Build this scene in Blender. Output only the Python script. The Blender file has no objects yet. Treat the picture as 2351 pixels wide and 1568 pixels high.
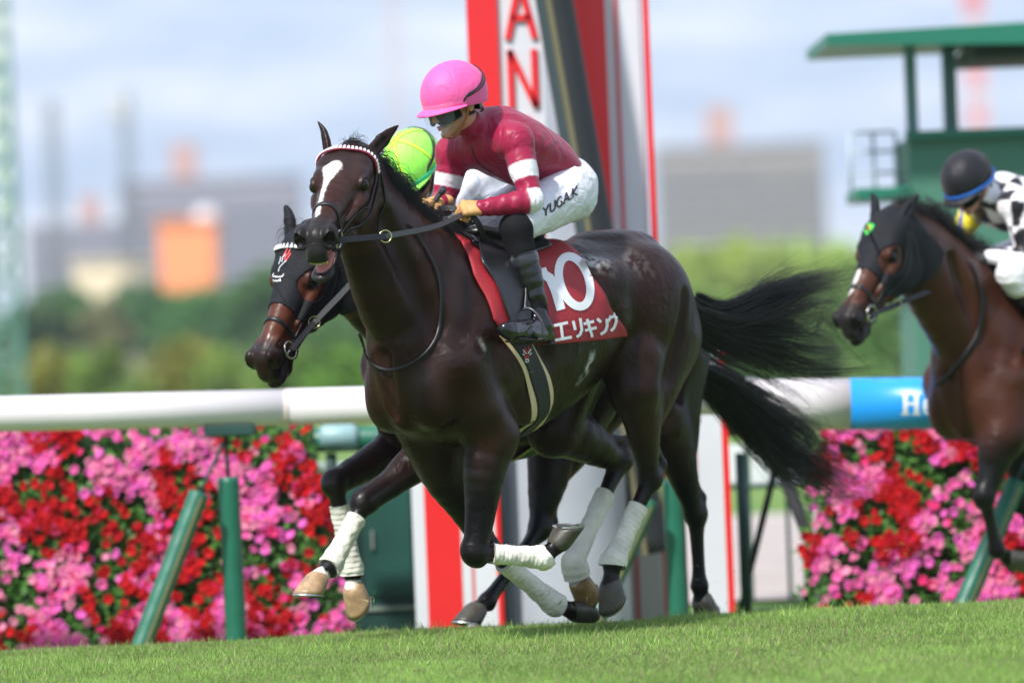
import bpy, math, random
import numpy as np
from mathutils import Vector, Matrix
from mathutils.bvhtree import BVHTree
rng = np.random.default_rng(7); random.seed(7)
HAZE = True
SC = bpy.context.scene
COL = SC.collection
# ---------------------------------------------------------------- camera, sky, sun, exposure
FPX = 13488.0; CX = 1175.5; CY = 784.0; ROLL = math.radians(2.24); CH = 1.2
cr, sr = math.cos(ROLL), math.sin(ROLL)
cam = bpy.data.cameras.new('camera'); camo = bpy.data.objects.new('camera', cam); COL.objects.link(camo)
camo.location = (0, 0, CH); camo.rotation_mode = 'XYZ'
camo.matrix_world = Matrix.Translation((0, 0, CH)) @ Matrix.Rotation(math.radians(90), 4, 'X') @ Matrix.Rotation(-ROLL, 4, 'Z')
cam.sensor_width = 36; cam.lens = 36 * FPX / 2351; cam.clip_end = 9000; cam.clip_start = 0.5
cam.dof.use_dof = True; cam.dof.focus_distance = 23.4; cam.dof.aperture_fstop = 1.8
SC.camera = camo
SUN_EL, SUN_AZ = math.radians(50), math.radians(215)      # azimuth clockwise from +Y: high, behind the camera to the left
wd = bpy.data.worlds.new("World"); SC.world = wd; wd.use_nodes = True
nt = wd.node_tree; nt.nodes.clear()
def nn(t, typ, **kw):
    n = t.nodes.new(typ)
    for k, v in kw.items(): setattr(n, k, v)
    return n
out = nn(nt, 'ShaderNodeOutputWorld'); bg = nn(nt, 'ShaderNodeBackground'); bg.inputs[1].default_value = 0.12
sky = nn(nt, 'ShaderNodeTexSky', sky_type='NISHITA', sun_disc=False, sun_elevation=SUN_EL, sun_rotation=SUN_AZ, altitude=0, air_density=1.0, dust_density=1.0, ozone_density=1.5)
tc = nn(nt, 'ShaderNodeTexCoord'); mp = nn(nt, 'ShaderNodeMapping'); mp.inputs['Scale'].default_value = (9, 9, 34); mp.inputs['Location'].default_value = (.9, 0, 1.3)
cl = nn(nt, 'ShaderNodeTexNoise'); cl.inputs['Scale'].default_value = 2.6; cl.inputs['Detail'].default_value = 4
rp = nn(nt, 'ShaderNodeValToRGB'); rp.color_ramp.elements[0].position = .40; rp.color_ramp.elements[1].position = .70
mx = nn(nt, 'ShaderNodeMix', data_type='RGBA'); mx.inputs['B'].default_value = (7.9, 8.2, 8.8, 1)
tint = nn(nt, 'ShaderNodeMix', data_type='RGBA', blend_type='MIX'); tint.inputs['B'].default_value = (3.7, 4.95, 7.3, 1); tint.inputs[0].default_value = .75
nt.links.new(tc.outputs['Generated'], mp.inputs[0]); nt.links.new(mp.outputs[0], cl.inputs['Vector']); nt.links.new(cl.outputs[0], rp.inputs[0])
nt.links.new(sky.outputs[0], tint.inputs['A']); nt.links.new(tint.outputs['Result'], mx.inputs['A'])
nt.links.new(rp.outputs[0], mx.inputs[0]); nt.links.new(mx.outputs['Result'], bg.inputs[0]); nt.links.new(bg.outputs[0], out.inputs[0])
sl = bpy.data.lights.new('sun', 'SUN'); sl.energy = 5.0; sl.angle = math.radians(3.5); sl.color = (1, .96, .9)
so = bpy.data.objects.new('sun', sl); COL.objects.link(so)
sd = Vector((math.sin(SUN_AZ) * math.cos(SUN_EL), math.cos(SUN_AZ) * math.cos(SUN_EL), math.sin(SUN_EL)))
so.rotation_euler = sd.to_track_quat('Z', 'Y').to_euler(); so.location = (0, 0, 50)
SC.view_settings.view_transform = 'Standard'; SC.view_settings.look = 'None'; SC.view_settings.gamma = 1; SC.view_settings.exposure = 0.36
SC.render.engine = 'CYCLES'; SC.cycles.max_bounces = 6; SC.cycles.transparent_max_bounces = 12

# ---------------------------------------------------------------- helpers: measuring, tagging, meshes
def ray(px, py):
    u = px - CX; v = CY - py
    return np.array([(u * cr + v * sr) / FPX, 1.0, (-u * sr + v * cr) / FPX])
def W(px, py, d): return ray(px, py) * d + np.array([0, 0, CH])
class Frame:                                            # a horse's own axes: X ahead, Y to its left, Z up
    def __init__(s, px, py, d, th, dz=0):
        t = math.radians(th); s.F = np.array([-math.cos(t), -math.sin(t), 0]); s.L = np.array([math.sin(t), -math.cos(t), 0])
        o = W(px, py, d); s.O = np.array([o[0], d, dz]); s.rz = math.atan2(s.F[1], s.F[0])
    def hp(s, px, py, l):
        r = ray(px, py); c = np.array([0, 0, CH]); t = (l + s.O @ s.L - c @ s.L) / (r @ s.L); P = c + t * r - s.O
        return np.array([P @ s.F, P @ s.L, P[2]])
def tag(o, label=None, cat=None, group=None, kind=None):
    if label: o['label'] = label
    if cat: o['category'] = cat
    if group: o['group'] = group
    if kind: o['kind'] = kind
    return o
def empty(name, loc=(0, 0, 0), rz=0, **k):
    o = bpy.data.objects.new(name, None); COL.objects.link(o); o.location = loc; o.rotation_euler = (0, 0, rz); o.empty_display_size = .1
    return tag(o, **k)
def link(name, me, mat=None, parent=None, smooth=True, **k):
    if mat is not None:
        for m in (mat if isinstance(mat, (list, tuple)) else [mat]): me.materials.append(m)
    if smooth and len(me.polygons): me.polygons.foreach_set('use_smooth', np.ones(len(me.polygons), bool))
    o = bpy.data.objects.new(name, me); COL.objects.link(o)
    if parent: o.parent = parent
    return tag(o, **k)
def mesh(name, V, Fq, cols=None, uv=None):
    V = np.asarray(V, np.float32); me = bpy.data.meshes.new(name)
    if isinstance(Fq, np.ndarray) and Fq.ndim == 2:
        k = Fq.shape[1]; n = len(Fq)
        me.vertices.add(len(V)); me.vertices.foreach_set('co', V.ravel())
        me.loops.add(n * k); me.loops.foreach_set('vertex_index', Fq.astype(np.int32).ravel())
        me.polygons.add(n); me.polygons.foreach_set('loop_start', np.arange(0, n * k, k, dtype=np.int32))
        me.update(calc_edges=True); me.validate()
    else:
        me.from_pydata(V.tolist(), [], [list(f) for f in Fq]); me.update()
    if cols is not None and len(me.vertices) == len(cols):
        a = me.color_attributes.new('Col', 'FLOAT_COLOR', 'POINT')
        c = np.ones((len(cols), 4), np.float32); c[:, :3] = cols; a.data.foreach_set('color', c.ravel())
    return me
class MB:                                               # collects polygons into one mesh
    def __init__(s): s.v = []; s.f = []; s.m = []
    def add(s, V, Fa, mi=0):
        b = len(s.v); s.v += [tuple(map(float, p)) for p in V]; s.f += [tuple(int(i) + b for i in f) for f in Fa]; s.m += [mi] * len(Fa); return s
    def box(s, c, d, rz=0, R=None, mi=0, bev=0):
        c = np.array(c, float); d = np.array(d, float) / 2
        if bev > 0:
            V, Fa = bevbox(d, bev)
        else:
            V = [(x * d[0], y * d[1], z * d[2]) for x in (-1, 1) for y in (-1, 1) for z in (-1, 1)]
            Fa = [(0, 1, 3, 2), (4, 6, 7, 5), (0, 4, 5, 1), (2, 3, 7, 6), (0, 2, 6, 4), (1, 5, 7, 3)]
        if R is None: R = np.array([[math.cos(rz), -math.sin(rz), 0], [math.sin(rz), math.cos(rz), 0], [0, 0, 1]])
        return s.add(np.array(V) @ np.array(R).T + c, Fa, mi)
    def tube(s, P, r, n=8, mi=0, cap=True, flat=None):
        V, Fa = tube(P, r, n, cap, flat); return s.add(V, Fa, mi)
    def build(s, name, mat, parent=None, smooth=False, **k):
        me = mesh(name, s.v, s.f); o = link(name, me, mat, parent, smooth, **k)
        if any(s.m): me.polygons.foreach_set('material_index', s.m)
        return o
def bevbox(d, b):
    V = []; Fa = []
    prof = [(-1, -1), (1, -1), (1, 1), (-1, 1)]
    rings = [(d[0] - b, d[1] - b, -d[2]), (d[0], d[1], -d[2] + b), (d[0], d[1], d[2] - b), (d[0] - b, d[1] - b, d[2])]
    for (x, y, z) in rings:
        for i, (a, c) in enumerate(prof):
            if i % 2 == 0: V += [(a * x, c * (y - b), z), (a * (x - b), c * y, z)]
            else: V += [(a * (x - b), c * y, z), (a * x, c * (y - b), z)]
    for k in range(3):
        for i in range(8): Fa.append((k * 8 + i, k * 8 + (i + 1) % 8, (k + 1) * 8 + (i + 1) % 8, (k + 1) * 8 + i))
    Fa.append(tuple(range(7, -1, -1))); Fa.append(tuple(range(24, 32)))
    return V, Fa
def unit(v): v = np.asarray(v, float); return v / max(1e-9, np.linalg.norm(v))
def frames(P):
    P = np.asarray(P, float); T = np.gradient(P, axis=0); T /= np.linalg.norm(T, axis=1)[:, None] + 1e-12
    a = np.array([0, 0, 1.]) if abs(T[0][2]) < .9 else np.array([1., 0, 0])
    N = []; n = unit(np.cross(T[0], a))
    for t in T: n = unit(n - t * (n @ t)); N.append(n)
    N = np.array(N); return T, N, np.cross(T, N)
def tube(P, r, n=8, cap=True, flat=None):
    """round tube; flat=(normals, ratio) squashes it along the given normals"""
    P = np.asarray(P, float); T, N, B = frames(P); r = np.broadcast_to(np.asarray(r, float), (len(P),))
    if flat is not None:
        N = np.array([unit(np.asarray(k) - t * (np.asarray(k) @ t)) for k, t in zip(np.broadcast_to(flat[0], P.shape), T)]); B = np.cross(T, N)
    V = []; Fa = []
    for i in range(len(P)):
        for k in range(n):
            a = 2 * math.pi * k / n; ca, sa = math.cos(a), math.sin(a)
            if flat is not None: ca *= flat[1]
            V.append(P[i] + r[i] * (ca * N[i] + sa * B[i]))
    for i in range(len(P) - 1):
        for k in range(n): Fa.append((i * n + k, i * n + (k + 1) % n, (i + 1) * n + (k + 1) % n, (i + 1) * n + k))
    if cap: Fa.append(tuple(range(n - 1, -1, -1))); Fa.append(tuple(range((len(P) - 1) * n, len(P) * n)))
    return V, Fa
def spline(P, n=8):
    P = np.asarray(P, float); Q = np.vstack([2 * P[0] - P[1], P, 2 * P[-1] - P[-2]]); o = []
    for i in range(1, len(Q) - 2):
        for t in np.arange(n) / n:
            a, b, c, d = Q[i - 1:i + 3]
            o.append(.5 * (2 * b + (c - a) * t + (2 * a - 5 * b + 4 * c - d) * t * t + (3 * b - 3 * c + d - a) * t ** 3))
    o.append(P[-1]); return np.array(o)
def ring(c, nrm, r, t, n=28, m=8):
    nrm = unit(nrm); a = unit(np.cross(nrm, [0.1, .3, 1])); b = np.cross(nrm, a); V = []; Fa = []
    for i in range(n):
        A = 2 * math.pi * i / n; d = math.cos(A) * a + math.sin(A) * b
        for k in range(m):
            B = 2 * math.pi * k / m; V.append(np.array(c) + d * (r + t * math.cos(B)) + nrm * t * math.sin(B))
    for i in range(n):
        for k in range(m): Fa.append((i * m + k, ((i + 1) % n) * m + k, ((i + 1) % n) * m + (k + 1) % m, i * m + (k + 1) % m))
    return V, Fa
def hsh(i, j, k, s):
    a = (i * 73856093) ^ (j * 19349663) ^ (k * 83492791) ^ (s * 2654435761 & 0x7fffffff)
    a = (a ^ (a >> 13)) * 1274126177 & 0x7fffffff; a = (a ^ (a >> 16)) & 0xffff
    return a / 65535.0
def vnoise(P, f=1.0, s=1):
    P = np.asarray(P) * f; i = np.floor(P).astype(np.int64); t = P - i; t = t * t * (3 - 2 * t); r = 0
    for dx in (0, 1):
        for dy in (0, 1):
            for dz in (0, 1):
                w = (t[:, 0] if dx else 1 - t[:, 0]) * (t[:, 1] if dy else 1 - t[:, 1]) * (t[:, 2] if dz else 1 - t[:, 2])
                r = r + w * hsh(i[:, 0] + dx, i[:, 1] + dy, i[:, 2] + dz, s)
    return r * 2 - 1
def sst(x, a, b): t = np.clip((x - a) / (b - a), 0, 1); return t * t * (3 - 2 * t)

# ---------------------------------------------------------------- smooth solid modelling (distance field -> one continuous mesh)
class Field:
    def __init__(s): s.p = []
    def cone(s, a, b, ra, rb, k=.03, side=None, ratio=1.0, cut=False):
        a = np.array(a, float); b = np.array(b, float); r = max(ra, rb) * max(1, ratio) + k
        s.p.append(('c', np.minimum(a, b) - r, np.maximum(a, b) + r, (a, b, ra, rb, None if side is None else unit(side), ratio), k, cut)); return s
    def chain(s, P, R, k=.03, side=None, ratio=1.0, n=0):
        P = np.array(P, float); R = np.array(R, float)
        rt = np.broadcast_to(np.asarray(ratio, float), R.shape)
        if n:
            Q = spline(np.column_stack([P, R, rt]), n); P = Q[:, :3]; R = Q[:, 3]; rt = Q[:, 4]
        for i in range(len(P) - 1): s.cone(P[i], P[i + 1], R[i], R[i + 1], k if i == 0 else min(k, .003), side, (rt[i] + rt[i + 1]) / 2)
        return s
    def ell(s, c, r, R=None, k=.03, cut=False):
        c = np.array(c, float); r = np.array(r, float); R = np.eye(3) if R is None else np.array(R, float)   # rows = axes
        e = np.sqrt(((R * r[:, None]) ** 2).sum(0)) + k
        s.p.append(('e', c - e, c + e, (c, r, R), k, cut)); return s
    def eval(s, lo, hi, h):
        n = np.maximum(np.ceil((hi - lo) / h).astype(int) + 1, 4); ax = [(lo[i] + h * np.arange(n[i])).astype(np.float32) for i in range(3)]
        D = np.full(n, 1.0, np.float32)
        for (t, bl, bh, a, k, cut) in s.p:
            i0 = np.maximum(((bl - lo) / h - 2).astype(int), 0); i1 = np.minimum(((bh - lo) / h + 3).astype(int), n)
            if (i1 <= i0).any(): continue
            X = ax[0][i0[0]:i1[0], None, None]; Y = ax[1][None, i0[1]:i1[1], None]; Z = ax[2][None, None, i0[2]:i1[2]]
            if t == 'c':
                A, B, ra, rb, sd_, rt = a; x, y, z = X - A[0], Y - A[1], Z - A[2]; d = B - A
                if sd_ is not None and rt != 1:
                    g = (x * sd_[0] + y * sd_[1] + z * sd_[2]) * (1 - 1 / rt); x = x - sd_[0] * g; y = y - sd_[1] * g; z = z - sd_[2] * g
                    d = d - sd_ * (d @ sd_) * (1 - 1 / rt)
                L2 = max(d @ d, 1e-10); u = np.clip((x * d[0] + y * d[1] + z * d[2]) / L2, 0, 1)
                q = np.sqrt((x - u * d[0]) ** 2 + (y - u * d[1]) ** 2 + (z - u * d[2]) ** 2) - (ra + (rb - ra) * u)
                if rt < 1: q = q * (rt ** .5)
            else:
                c, r, R = a; x, y, z = X - c[0], Y - c[1], Z - c[2]; l1 = 0; l2 = 0
                for i in range(3):
                    w = (x * R[i, 0] + y * R[i, 1] + z * R[i, 2]) / r[i]; l1 = l1 + w * w; l2 = l2 + (w / r[i]) ** 2
                l1 = np.sqrt(l1); q = l1 * (l1 - 1) / np.maximum(np.sqrt(l2), 1e-6)
            S = D[i0[0]:i1[0], i0[1]:i1[1], i0[2]:i1[2]]
            if cut:
                q = -q; m = np.clip(.5 - .5 * (q - S) / k, 0, 1); S[:] = q * (1 - m) + S * m + k * m * (1 - m)
            else:
                m = np.clip(.5 + .5 * (q - S) / k, 0, 1); S[:] = q * (1 - m) + S * m - k * m * (1 - m)
        return D
    def bounds(s):
        P = [p for p in s.p if not p[5]]
        return np.min([p[1] for p in P], 0), np.max([p[2] for p in P], 0)
def nets(D, lo, h):
    S = D < 0; c = np.zeros(tuple(np.array(D.shape) - 1), np.int8)
    sl_ = lambda a, d: a[d[0]:a.shape[0] - 1 + d[0], d[1]:a.shape[1] - 1 + d[1], d[2]:a.shape[2] - 1 + d[2]]
    cs = [(x, y, z) for x in (0, 1) for y in (0, 1) for z in (0, 1)]
    for d in cs: c += sl_(S, d)
    I = np.argwhere((c > 0) & (c < 8)); idx = np.full(c.shape, -1, np.int32); idx[tuple(I.T)] = np.arange(len(I))
    val = {d: D[I[:, 0] + d[0], I[:, 1] + d[1], I[:, 2] + d[2]] for d in cs}
    acc = np.zeros((len(I), 3)); cnt = np.zeros(len(I))
    for a in cs:
        for ax_ in range(3):
            if a[ax_] == 0:
                b = list(a); b[ax_] = 1; b = tuple(b); va, vb = val[a], val[b]; m = (va < 0) != (vb < 0)
                t = np.where(m, va / np.where(m, va - vb, 1), 0); p = np.array(a, float)[None].repeat(len(I), 0); p[:, ax_] += t
                acc[m] += p[m]; cnt += m
    V = (I + acc / np.maximum(cnt, 1)[:, None]) * h + lo; Q = []
    for ax_ in range(3):
        u, v = (ax_ + 1) % 3, (ax_ + 2) % 3
        s0 = [slice(None)] * 3; s1 = [slice(None)] * 3; s0[ax_] = slice(0, -1); s1[ax_] = slice(1, None)
        for w in (u, v): s0[w] = slice(1, -1); s1[w] = slice(1, -1)
        A, B = S[tuple(s0)], S[tuple(s1)]
        for inn in (True, False):
            E = np.argwhere((A != B) & (A == inn))
            if not len(E): continue
            E[:, u] += 1; E[:, v] += 1; g = []
            for (du, dv) in ((1, 1), (0, 1), (0, 0), (1, 0)) if not inn else ((1, 1), (1, 0), (0, 0), (0, 1)):
                e = E.copy(); e[:, u] -= du; e[:, v] -= dv; g.append(idx[tuple(e.T)])
            Q.append(np.column_stack(g[::-1]))
    return V, np.vstack(Q)
def field_mesh(F, h, fine=()):
    lo, hi = F.bounds(); lo = lo - 2 * h; hi = hi + 2 * h; V, Q = nets(F.eval(lo, hi, h), lo, h)
    for (a, b, hf) in fine:
        a = np.array(a, float); b = np.array(b, float)
        ins = ((V > a + 1.5 * h) & (V < b - 1.5 * h)).all(1); Q = Q[~ins[Q].all(1)]
        V2, Q2 = nets(F.eval(a, b, hf), a, hf); Q = np.vstack([Q, Q2 + len(V)]); V = np.vstack([V, V2])
    u, inv = np.unique(Q, return_inverse=True); return V[u], inv.reshape(Q.shape)
def vnormals(V, Q):
    n = np.cross(V[Q[:, 2]] - V[Q[:, 0]], V[Q[:, 3]] - V[Q[:, 1]]); N = np.zeros_like(V)
    for i in range(4): np.add.at(N, Q[:, i], n)
    return N / (np.linalg.norm(N, axis=1)[:, None] + 1e-12)

# ---------------------------------------------------------------- materials
MT = {}
def mat(name, col=(.5, .5, .5), rough=.5, vcol=False, veins=0, bump=None, noise=None, metal=0, coat=0, sheen=0, spec=.5, alpha=1, trans=0, emit=None, sub=0, stripes=None, sheent=None):
    """bump=(scale, strength, detail)  noise=(scale, amount)  stripes=(scale vector, strength) soft cloth folds"""
    if name in MT: return MT[name]
    m = bpy.data.materials.new(name); m.use_nodes = True; t = m.node_tree; b = t.nodes['Principled BSDF']; L = t.links.new
    b.inputs['Base Color'].default_value = (*col, 1); b.inputs['Roughness'].default_value = rough; b.inputs['Metallic'].default_value = metal
    b.inputs['Coat Weight'].default_value = coat; b.inputs['Coat Roughness'].default_value = .12; b.inputs['Sheen Weight'].default_value = sheen
    if sheent: b.inputs['Sheen Tint'].default_value = (*sheent, 1)
    b.inputs['Specular IOR Level'].default_value = spec; b.inputs['Alpha'].default_value = alpha; b.inputs['Transmission Weight'].default_value = trans
    if sub: b.inputs['Subsurface Weight'].default_value = sub; b.inputs['Subsurface Radius'].default_value = (.012, .005, .003); b.inputs['Subsurface Scale'].default_value = 1
    if emit: b.inputs['Emission Color'].default_value = (*emit[0], 1); b.inputs['Emission Strength'].default_value = emit[1]
    co = nn(t, 'ShaderNodeTexCoord').outputs['Object']; src = None
    if vcol: src = nn(t, 'ShaderNodeVertexColor', layer_name='Col').outputs['Color']
    if noise:
        n = nn(t, 'ShaderNodeTexNoise'); n.inputs['Scale'].default_value = noise[0]; n.inputs['Detail'].default_value = 5; L(co, n.inputs['Vector'])
        mr = nn(t, 'ShaderNodeMapRange'); mr.inputs['From Min'].default_value = .25; mr.inputs['From Max'].default_value = .75; mr.inputs['To Min'].default_value = 1 - noise[1]; mr.inputs['To Max'].default_value = 1 + noise[1]
        L(n.outputs[0], mr.inputs[0]); x = nn(t, 'ShaderNodeMix', data_type='RGBA', blend_type='MULTIPLY'); x.inputs[0].default_value = 1
        if src: L(src, x.inputs['A'])
        else: x.inputs['A'].default_value = (*col, 1)
        L(mr.outputs[0], x.inputs['B']); src = x.outputs['Result']
    if src: L(src, b.inputs['Base Color'])
    hgt = None
    if bump:
        n = nn(t, 'ShaderNodeTexNoise'); n.inputs['Scale'].default_value = bump[0]; n.inputs['Detail'].default_value = bump[2] if len(bump) > 2 else 4; L(co, n.inputs['Vector'])
        q = nn(t, 'ShaderNodeBump'); q.inputs['Strength'].default_value = bump[1]; q.inputs['Distance'].default_value = .01; L(n.outputs[0], q.inputs['Height']); hgt = q
    if stripes:
        mp = nn(t, 'ShaderNodeMapping'); mp.inputs['Scale'].default_value = stripes[0]; L(co, mp.inputs[0])
        n = nn(t, 'ShaderNodeTexNoise'); n.inputs['Scale'].default_value = 1; n.inputs['Detail'].default_value = 2.5; n.inputs['Distortion'].default_value = 1.2; L(mp.outputs[0], n.inputs['Vector'])
        q = nn(t, 'ShaderNodeBump'); q.inputs['Strength'].default_value = stripes[1]; q.inputs['Distance'].default_value = .03; L(n.outputs[0], q.inputs['Height'])
        if hgt: L(hgt.outputs[0], q.inputs['Normal'])
        hgt = q
    if veins:
        for (sc_, st_, wd_) in ((6.5, veins, .018), (13, veins * .6, .022)):
            n = nn(t, 'ShaderNodeTexNoise'); n.inputs['Scale'].default_value = sc_; n.inputs['Detail'].default_value = 1.2; n.inputs['Distortion'].default_value = .9; L(co, n.inputs['Vector'])
            r = nn(t, 'ShaderNodeValToRGB'); e = r.color_ramp.elements; e[0].position = .5 - wd_; e[0].color = (0, 0, 0, 1); e[1].position = .5 + wd_; e[1].color = (0, 0, 0, 1); k_ = e.new(.5); k_.color = (1, 1, 1, 1); L(n.outputs[0], r.inputs[0])
            mk = nn(t, 'ShaderNodeTexNoise'); mk.inputs['Scale'].default_value = 2.3 + sc_ * .1; L(co, mk.inputs['Vector']); r2 = nn(t, 'ShaderNodeValToRGB'); r2.color_ramp.elements[0].position = .50; r2.color_ramp.elements[1].position = .62; L(mk.outputs[0], r2.inputs[0]); mm = nn(t, 'ShaderNodeMath', operation='MULTIPLY'); L(r.outputs[0], mm.inputs[0]); L(r2.outputs[0], mm.inputs[1])
            q = nn(t, 'ShaderNodeBump'); q.inputs['Strength'].default_value = st_; q.inputs['Distance'].default_value = .005; L(mm.outputs[0], q.inputs['Height'])
            if hgt: L(hgt.outputs[0], q.inputs['Normal'])
            hgt = q
        mp = nn(t, 'ShaderNodeMapping'); mp.inputs['Scale'].default_value = (60, 60, 420); mp.inputs['Rotation'].default_value = (0, .9, 0); L(co, mp.inputs[0]); n = nn(t, 'ShaderNodeTexNoise'); n.inputs['Scale'].default_value = 1; n.inputs['Detail'].default_value = 3; L(mp.outputs[0], n.inputs['Vector'])
        q = nn(t, 'ShaderNodeBump'); q.inputs['Strength'].default_value = .35; q.inputs['Distance'].default_value = .002; L(n.outputs[0], q.inputs['Height']); L(hgt.outputs[0], q.inputs['Normal']); hgt = q
        mr = nn(t, 'ShaderNodeMapRange'); n = nn(t, 'ShaderNodeTexNoise'); n.inputs['Scale'].default_value = 5; n.inputs['Detail'].default_value = 6; L(co, n.inputs['Vector']); mr.inputs['From Min'].default_value = .3; mr.inputs['From Max'].default_value = .7; mr.inputs['To Min'].default_value = rough - .12; mr.inputs['To Max'].default_value = rough + .14; L(n.outputs[0], mr.inputs[0]); L(mr.outputs[0], b.inputs['Roughness'])
        wt = nn(t, 'ShaderNodeMapRange'); wt.inputs['From Min'].default_value = .45; wt.inputs['From Max'].default_value = .62; wt.inputs['To Max'].default_value = coat; L(n.outputs[0], wt.inputs[0]); L(wt.outputs[0], b.inputs['Coat Weight']); b.inputs['Coat Roughness'].default_value = .24
    if hgt: L(hgt.outputs[0], b.inputs['Normal'])
    MT[name] = m; return m
# ---------------------------------------------------------------- horses
def mir(p, s): return np.array([p[0], p[1] * s, p[2]])
class HeadFrame:
    def __init__(s, o, d, roll=0, sc=1.0, ws=1.0):
        s.sc = sc; s.ws = ws; s.o = np.array(o, float); s.N = unit(d); s.S = unit(np.cross([0, 0, 1], s.N)); s.U = np.cross(s.N, s.S)
        if s.U[2] < 0: s.U = -s.U
        c, q = math.cos(roll), math.sin(roll); s.S, s.U = c * s.S + q * s.U, c * s.U - q * s.S
        s.R = np.array([s.N, s.U, s.S])
    def __call__(s, n, u, t): return s.o + (n * s.N + u * s.U + t * s.ws * s.S) * s.sc
    def inv(s, P): return (np.asarray(P) - s.o) @ s.R.T / (s.sc * np.array([1, 1, s.ws]))
def along(P, ts):
    P = np.array(P, float); d = np.r_[0, np.cumsum(np.linalg.norm(np.diff(P, axis=0), axis=1))]; d /= d[-1]
    return np.column_stack([np.interp(ts, d, P[:, i]) for i in range(3)])
def lerp(a, b, t): return np.asarray(a) * (1 - t) + np.asarray(b) * t
def horse_field(p):
    F = Field(); Ls = (0, 1, 0)
    st = p.get('torso', [(.17, 1.125, .325, .76), (0, 1.185, .395, .70), (-.25, 1.20, .385, .76), (-.5, 1.255, .335, .86), (-.75, 1.345, .265, 1.04), (-.93, 1.36, .272, 1.0), (-1.07, 1.375, .245, 1.0)])
    F.chain([(a, 0, b) for a, b, c, d in st], [c for a, b, c, d in st], .03, Ls, [d for a, b, c, d in st], n=9)
    F.ell((0.02, 0, 1.535), (.28, .05, .085), k=.08)
    F.ell((-.45, 0, 1.56), (.30, .07, .035), k=.05)
    F.ell((-1.0, 0, 1.60), (.20, .10, .04), k=.08)
    F.ell((.40, 0, 1.02), (.07, .05, .16), k=.06)
    nk = p['neck']; F.chain([q[:3] for q in nk], [q[3] for q in nk], .10, Ls, [q[4] for q in nk], n=3)
    # crest and throat edges give the neck its wedge; jugular groove
    for s in (1, -1):
        a, b = np.array(nk[0][:3]), np.array(nk[-2][:3])
        F.ell((.345, .12 * s, 1.0), (.10, .095, .15), k=.05)                        # breast
        F.cone((-.06, .13 * s, 1.46), (.27, .175 * s, 1.14), .085, .105, .05)          # shoulder blade
        F.cone((.10, .16 * s, 1.38), (.24, .19 * s, 1.20), .045, .05, .03)
        F.ell((.02, .215 * s, 1.12), (.16, .075, .13), R=[[.8, 0, -.6], [0, 1, 0], [.6, 0, .8]], k=.035)   # triceps
        F.ell((-.13, .2 * s, .98), (.13, .06, .12), k=.05)
        F.ell((-.98, .155 * s, 1.36), (.25, .14, .22), k=.06)
        F.ell((-1.12, .13 * s, 1.22), (.20, .125, .22), R=[[.9, 0, .43], [0, 1, 0], [-.43, 0, .9]], k=.05)
        F.ell((-.66, .215 * s, 1.45), (.08, .05, .06), k=.08)                        # point of hip
    for (E, K, T, C, toe) in (p['nf'], p['ff']):
        s = 1 if E[1] > 0 else -1; E, K, T, C = map(np.array, (E, K, T, C))
        F.cone((.27, .17 * s, 1.10), E, .115, .115, .05)
        bk = unit(np.cross(K - E, [0, 1, 0])); bk = bk * (1 if bk[0] > 0 else -1)
        q = along([E, K], [0, .22, .45, .7, .88, 1]); q[1] += bk * .012; q[2] += bk * .006
        F.chain(q, [.112, .100, .080, .064, .057, .050], .03, Ls, .9, n=2)
        F.cone(lerp(E, K, .1) - bk * .05, lerp(E, K, .6) - bk * .02, .045, .028, .025)
        d = unit(K - E); d2 = unit(T - K); o = unit(d - d2) if np.linalg.norm(d - d2) > .3 else bk
        F.ell(K + o * .006, (.066, .052, .052), R=[unit(d + d2), unit(np.cross(unit(d + d2), o)) , o], k=.02)
        F.ell(K - o * .03, (.03, .03, .022), k=.02)
        F.chain(along([K, T], [0, .18, .5, .8, 1]), [.048, .033, .027, .029, .038], .015, n=2)
        b2 = unit(np.cross(d2, [0, 1, 0])); b2 = b2 * (1 if b2 @ (-np.array(toe)) > 0 else -1)
        F.cone(lerp(K, T, .1) + b2 * .022, lerp(K, T, .95) + b2 * .024, .014, .018, .01)
        F.chain(along([T, C], [0, .5, 1]), [.038, .031, .041], .015, n=2)
        F.ell(T + b2 * .022, (.022, .022, .026), k=.015)
    for (S, H, T, C, toe) in (p['nh'], p['fh']):
        s = 1 if S[1] > 0 else -1; S, H, T, C = map(np.array, (S, H, T, C)); hip = np.array([-.96, .13 * s, 1.30])
        F.cone(hip, S, .20, .112, .06, Ls, .8)
        F.cone(lerp(hip, S, .6) + [0.03, 0, .0], S, .13, .10, .03)
        g = unit(H - S); bk = unit(np.cross(g, [0, 1, 0])); bk = bk * (1 if bk[0] < 0 else -1); m = lerp(S, H, .45)
        F.cone((-1.17, .13 * s, 1.18), m + bk * .03, .15, .07, .05, Ls, .8)
        F.chain(along([S, H], [0, .3, .6, .85, 1]) + np.array([[0], [.02], [.01], [0], [0]]) * bk, [.108, .094, .070, .050, .045] if s > 0 else [.108, .104, .084, .056, .047], .03, Ls, .85, n=2)
        c = unit(T - H); pt = H - c * .05 + bk * .045
        F.cone(lerp(S, H, .5) + bk * .055, pt, .018, .020, .02); F.cone(pt, lerp(H, T, .3) + bk * .03, .024, .016, .02)
        F.ell(H, (.056, .046, .055), k=.025)
        F.chain(along([H, T], [0, .2, .5, .8, 1]), [.044, .033, .028, .029, .038], .015, n=2)
        b2 = unit(np.cross(c, [0, 1, 0])); b2 = b2 * (1 if b2 @ (-np.array(toe)) > 0 else -1)
        F.cone(lerp(H, T, .15) + b2 * .020, lerp(H, T, .95) + b2 * .018, .013, .016, .01)
        F.chain(along([T, C], [0, .5, 1]), [.039, .032, .042], .015, n=2)
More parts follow.
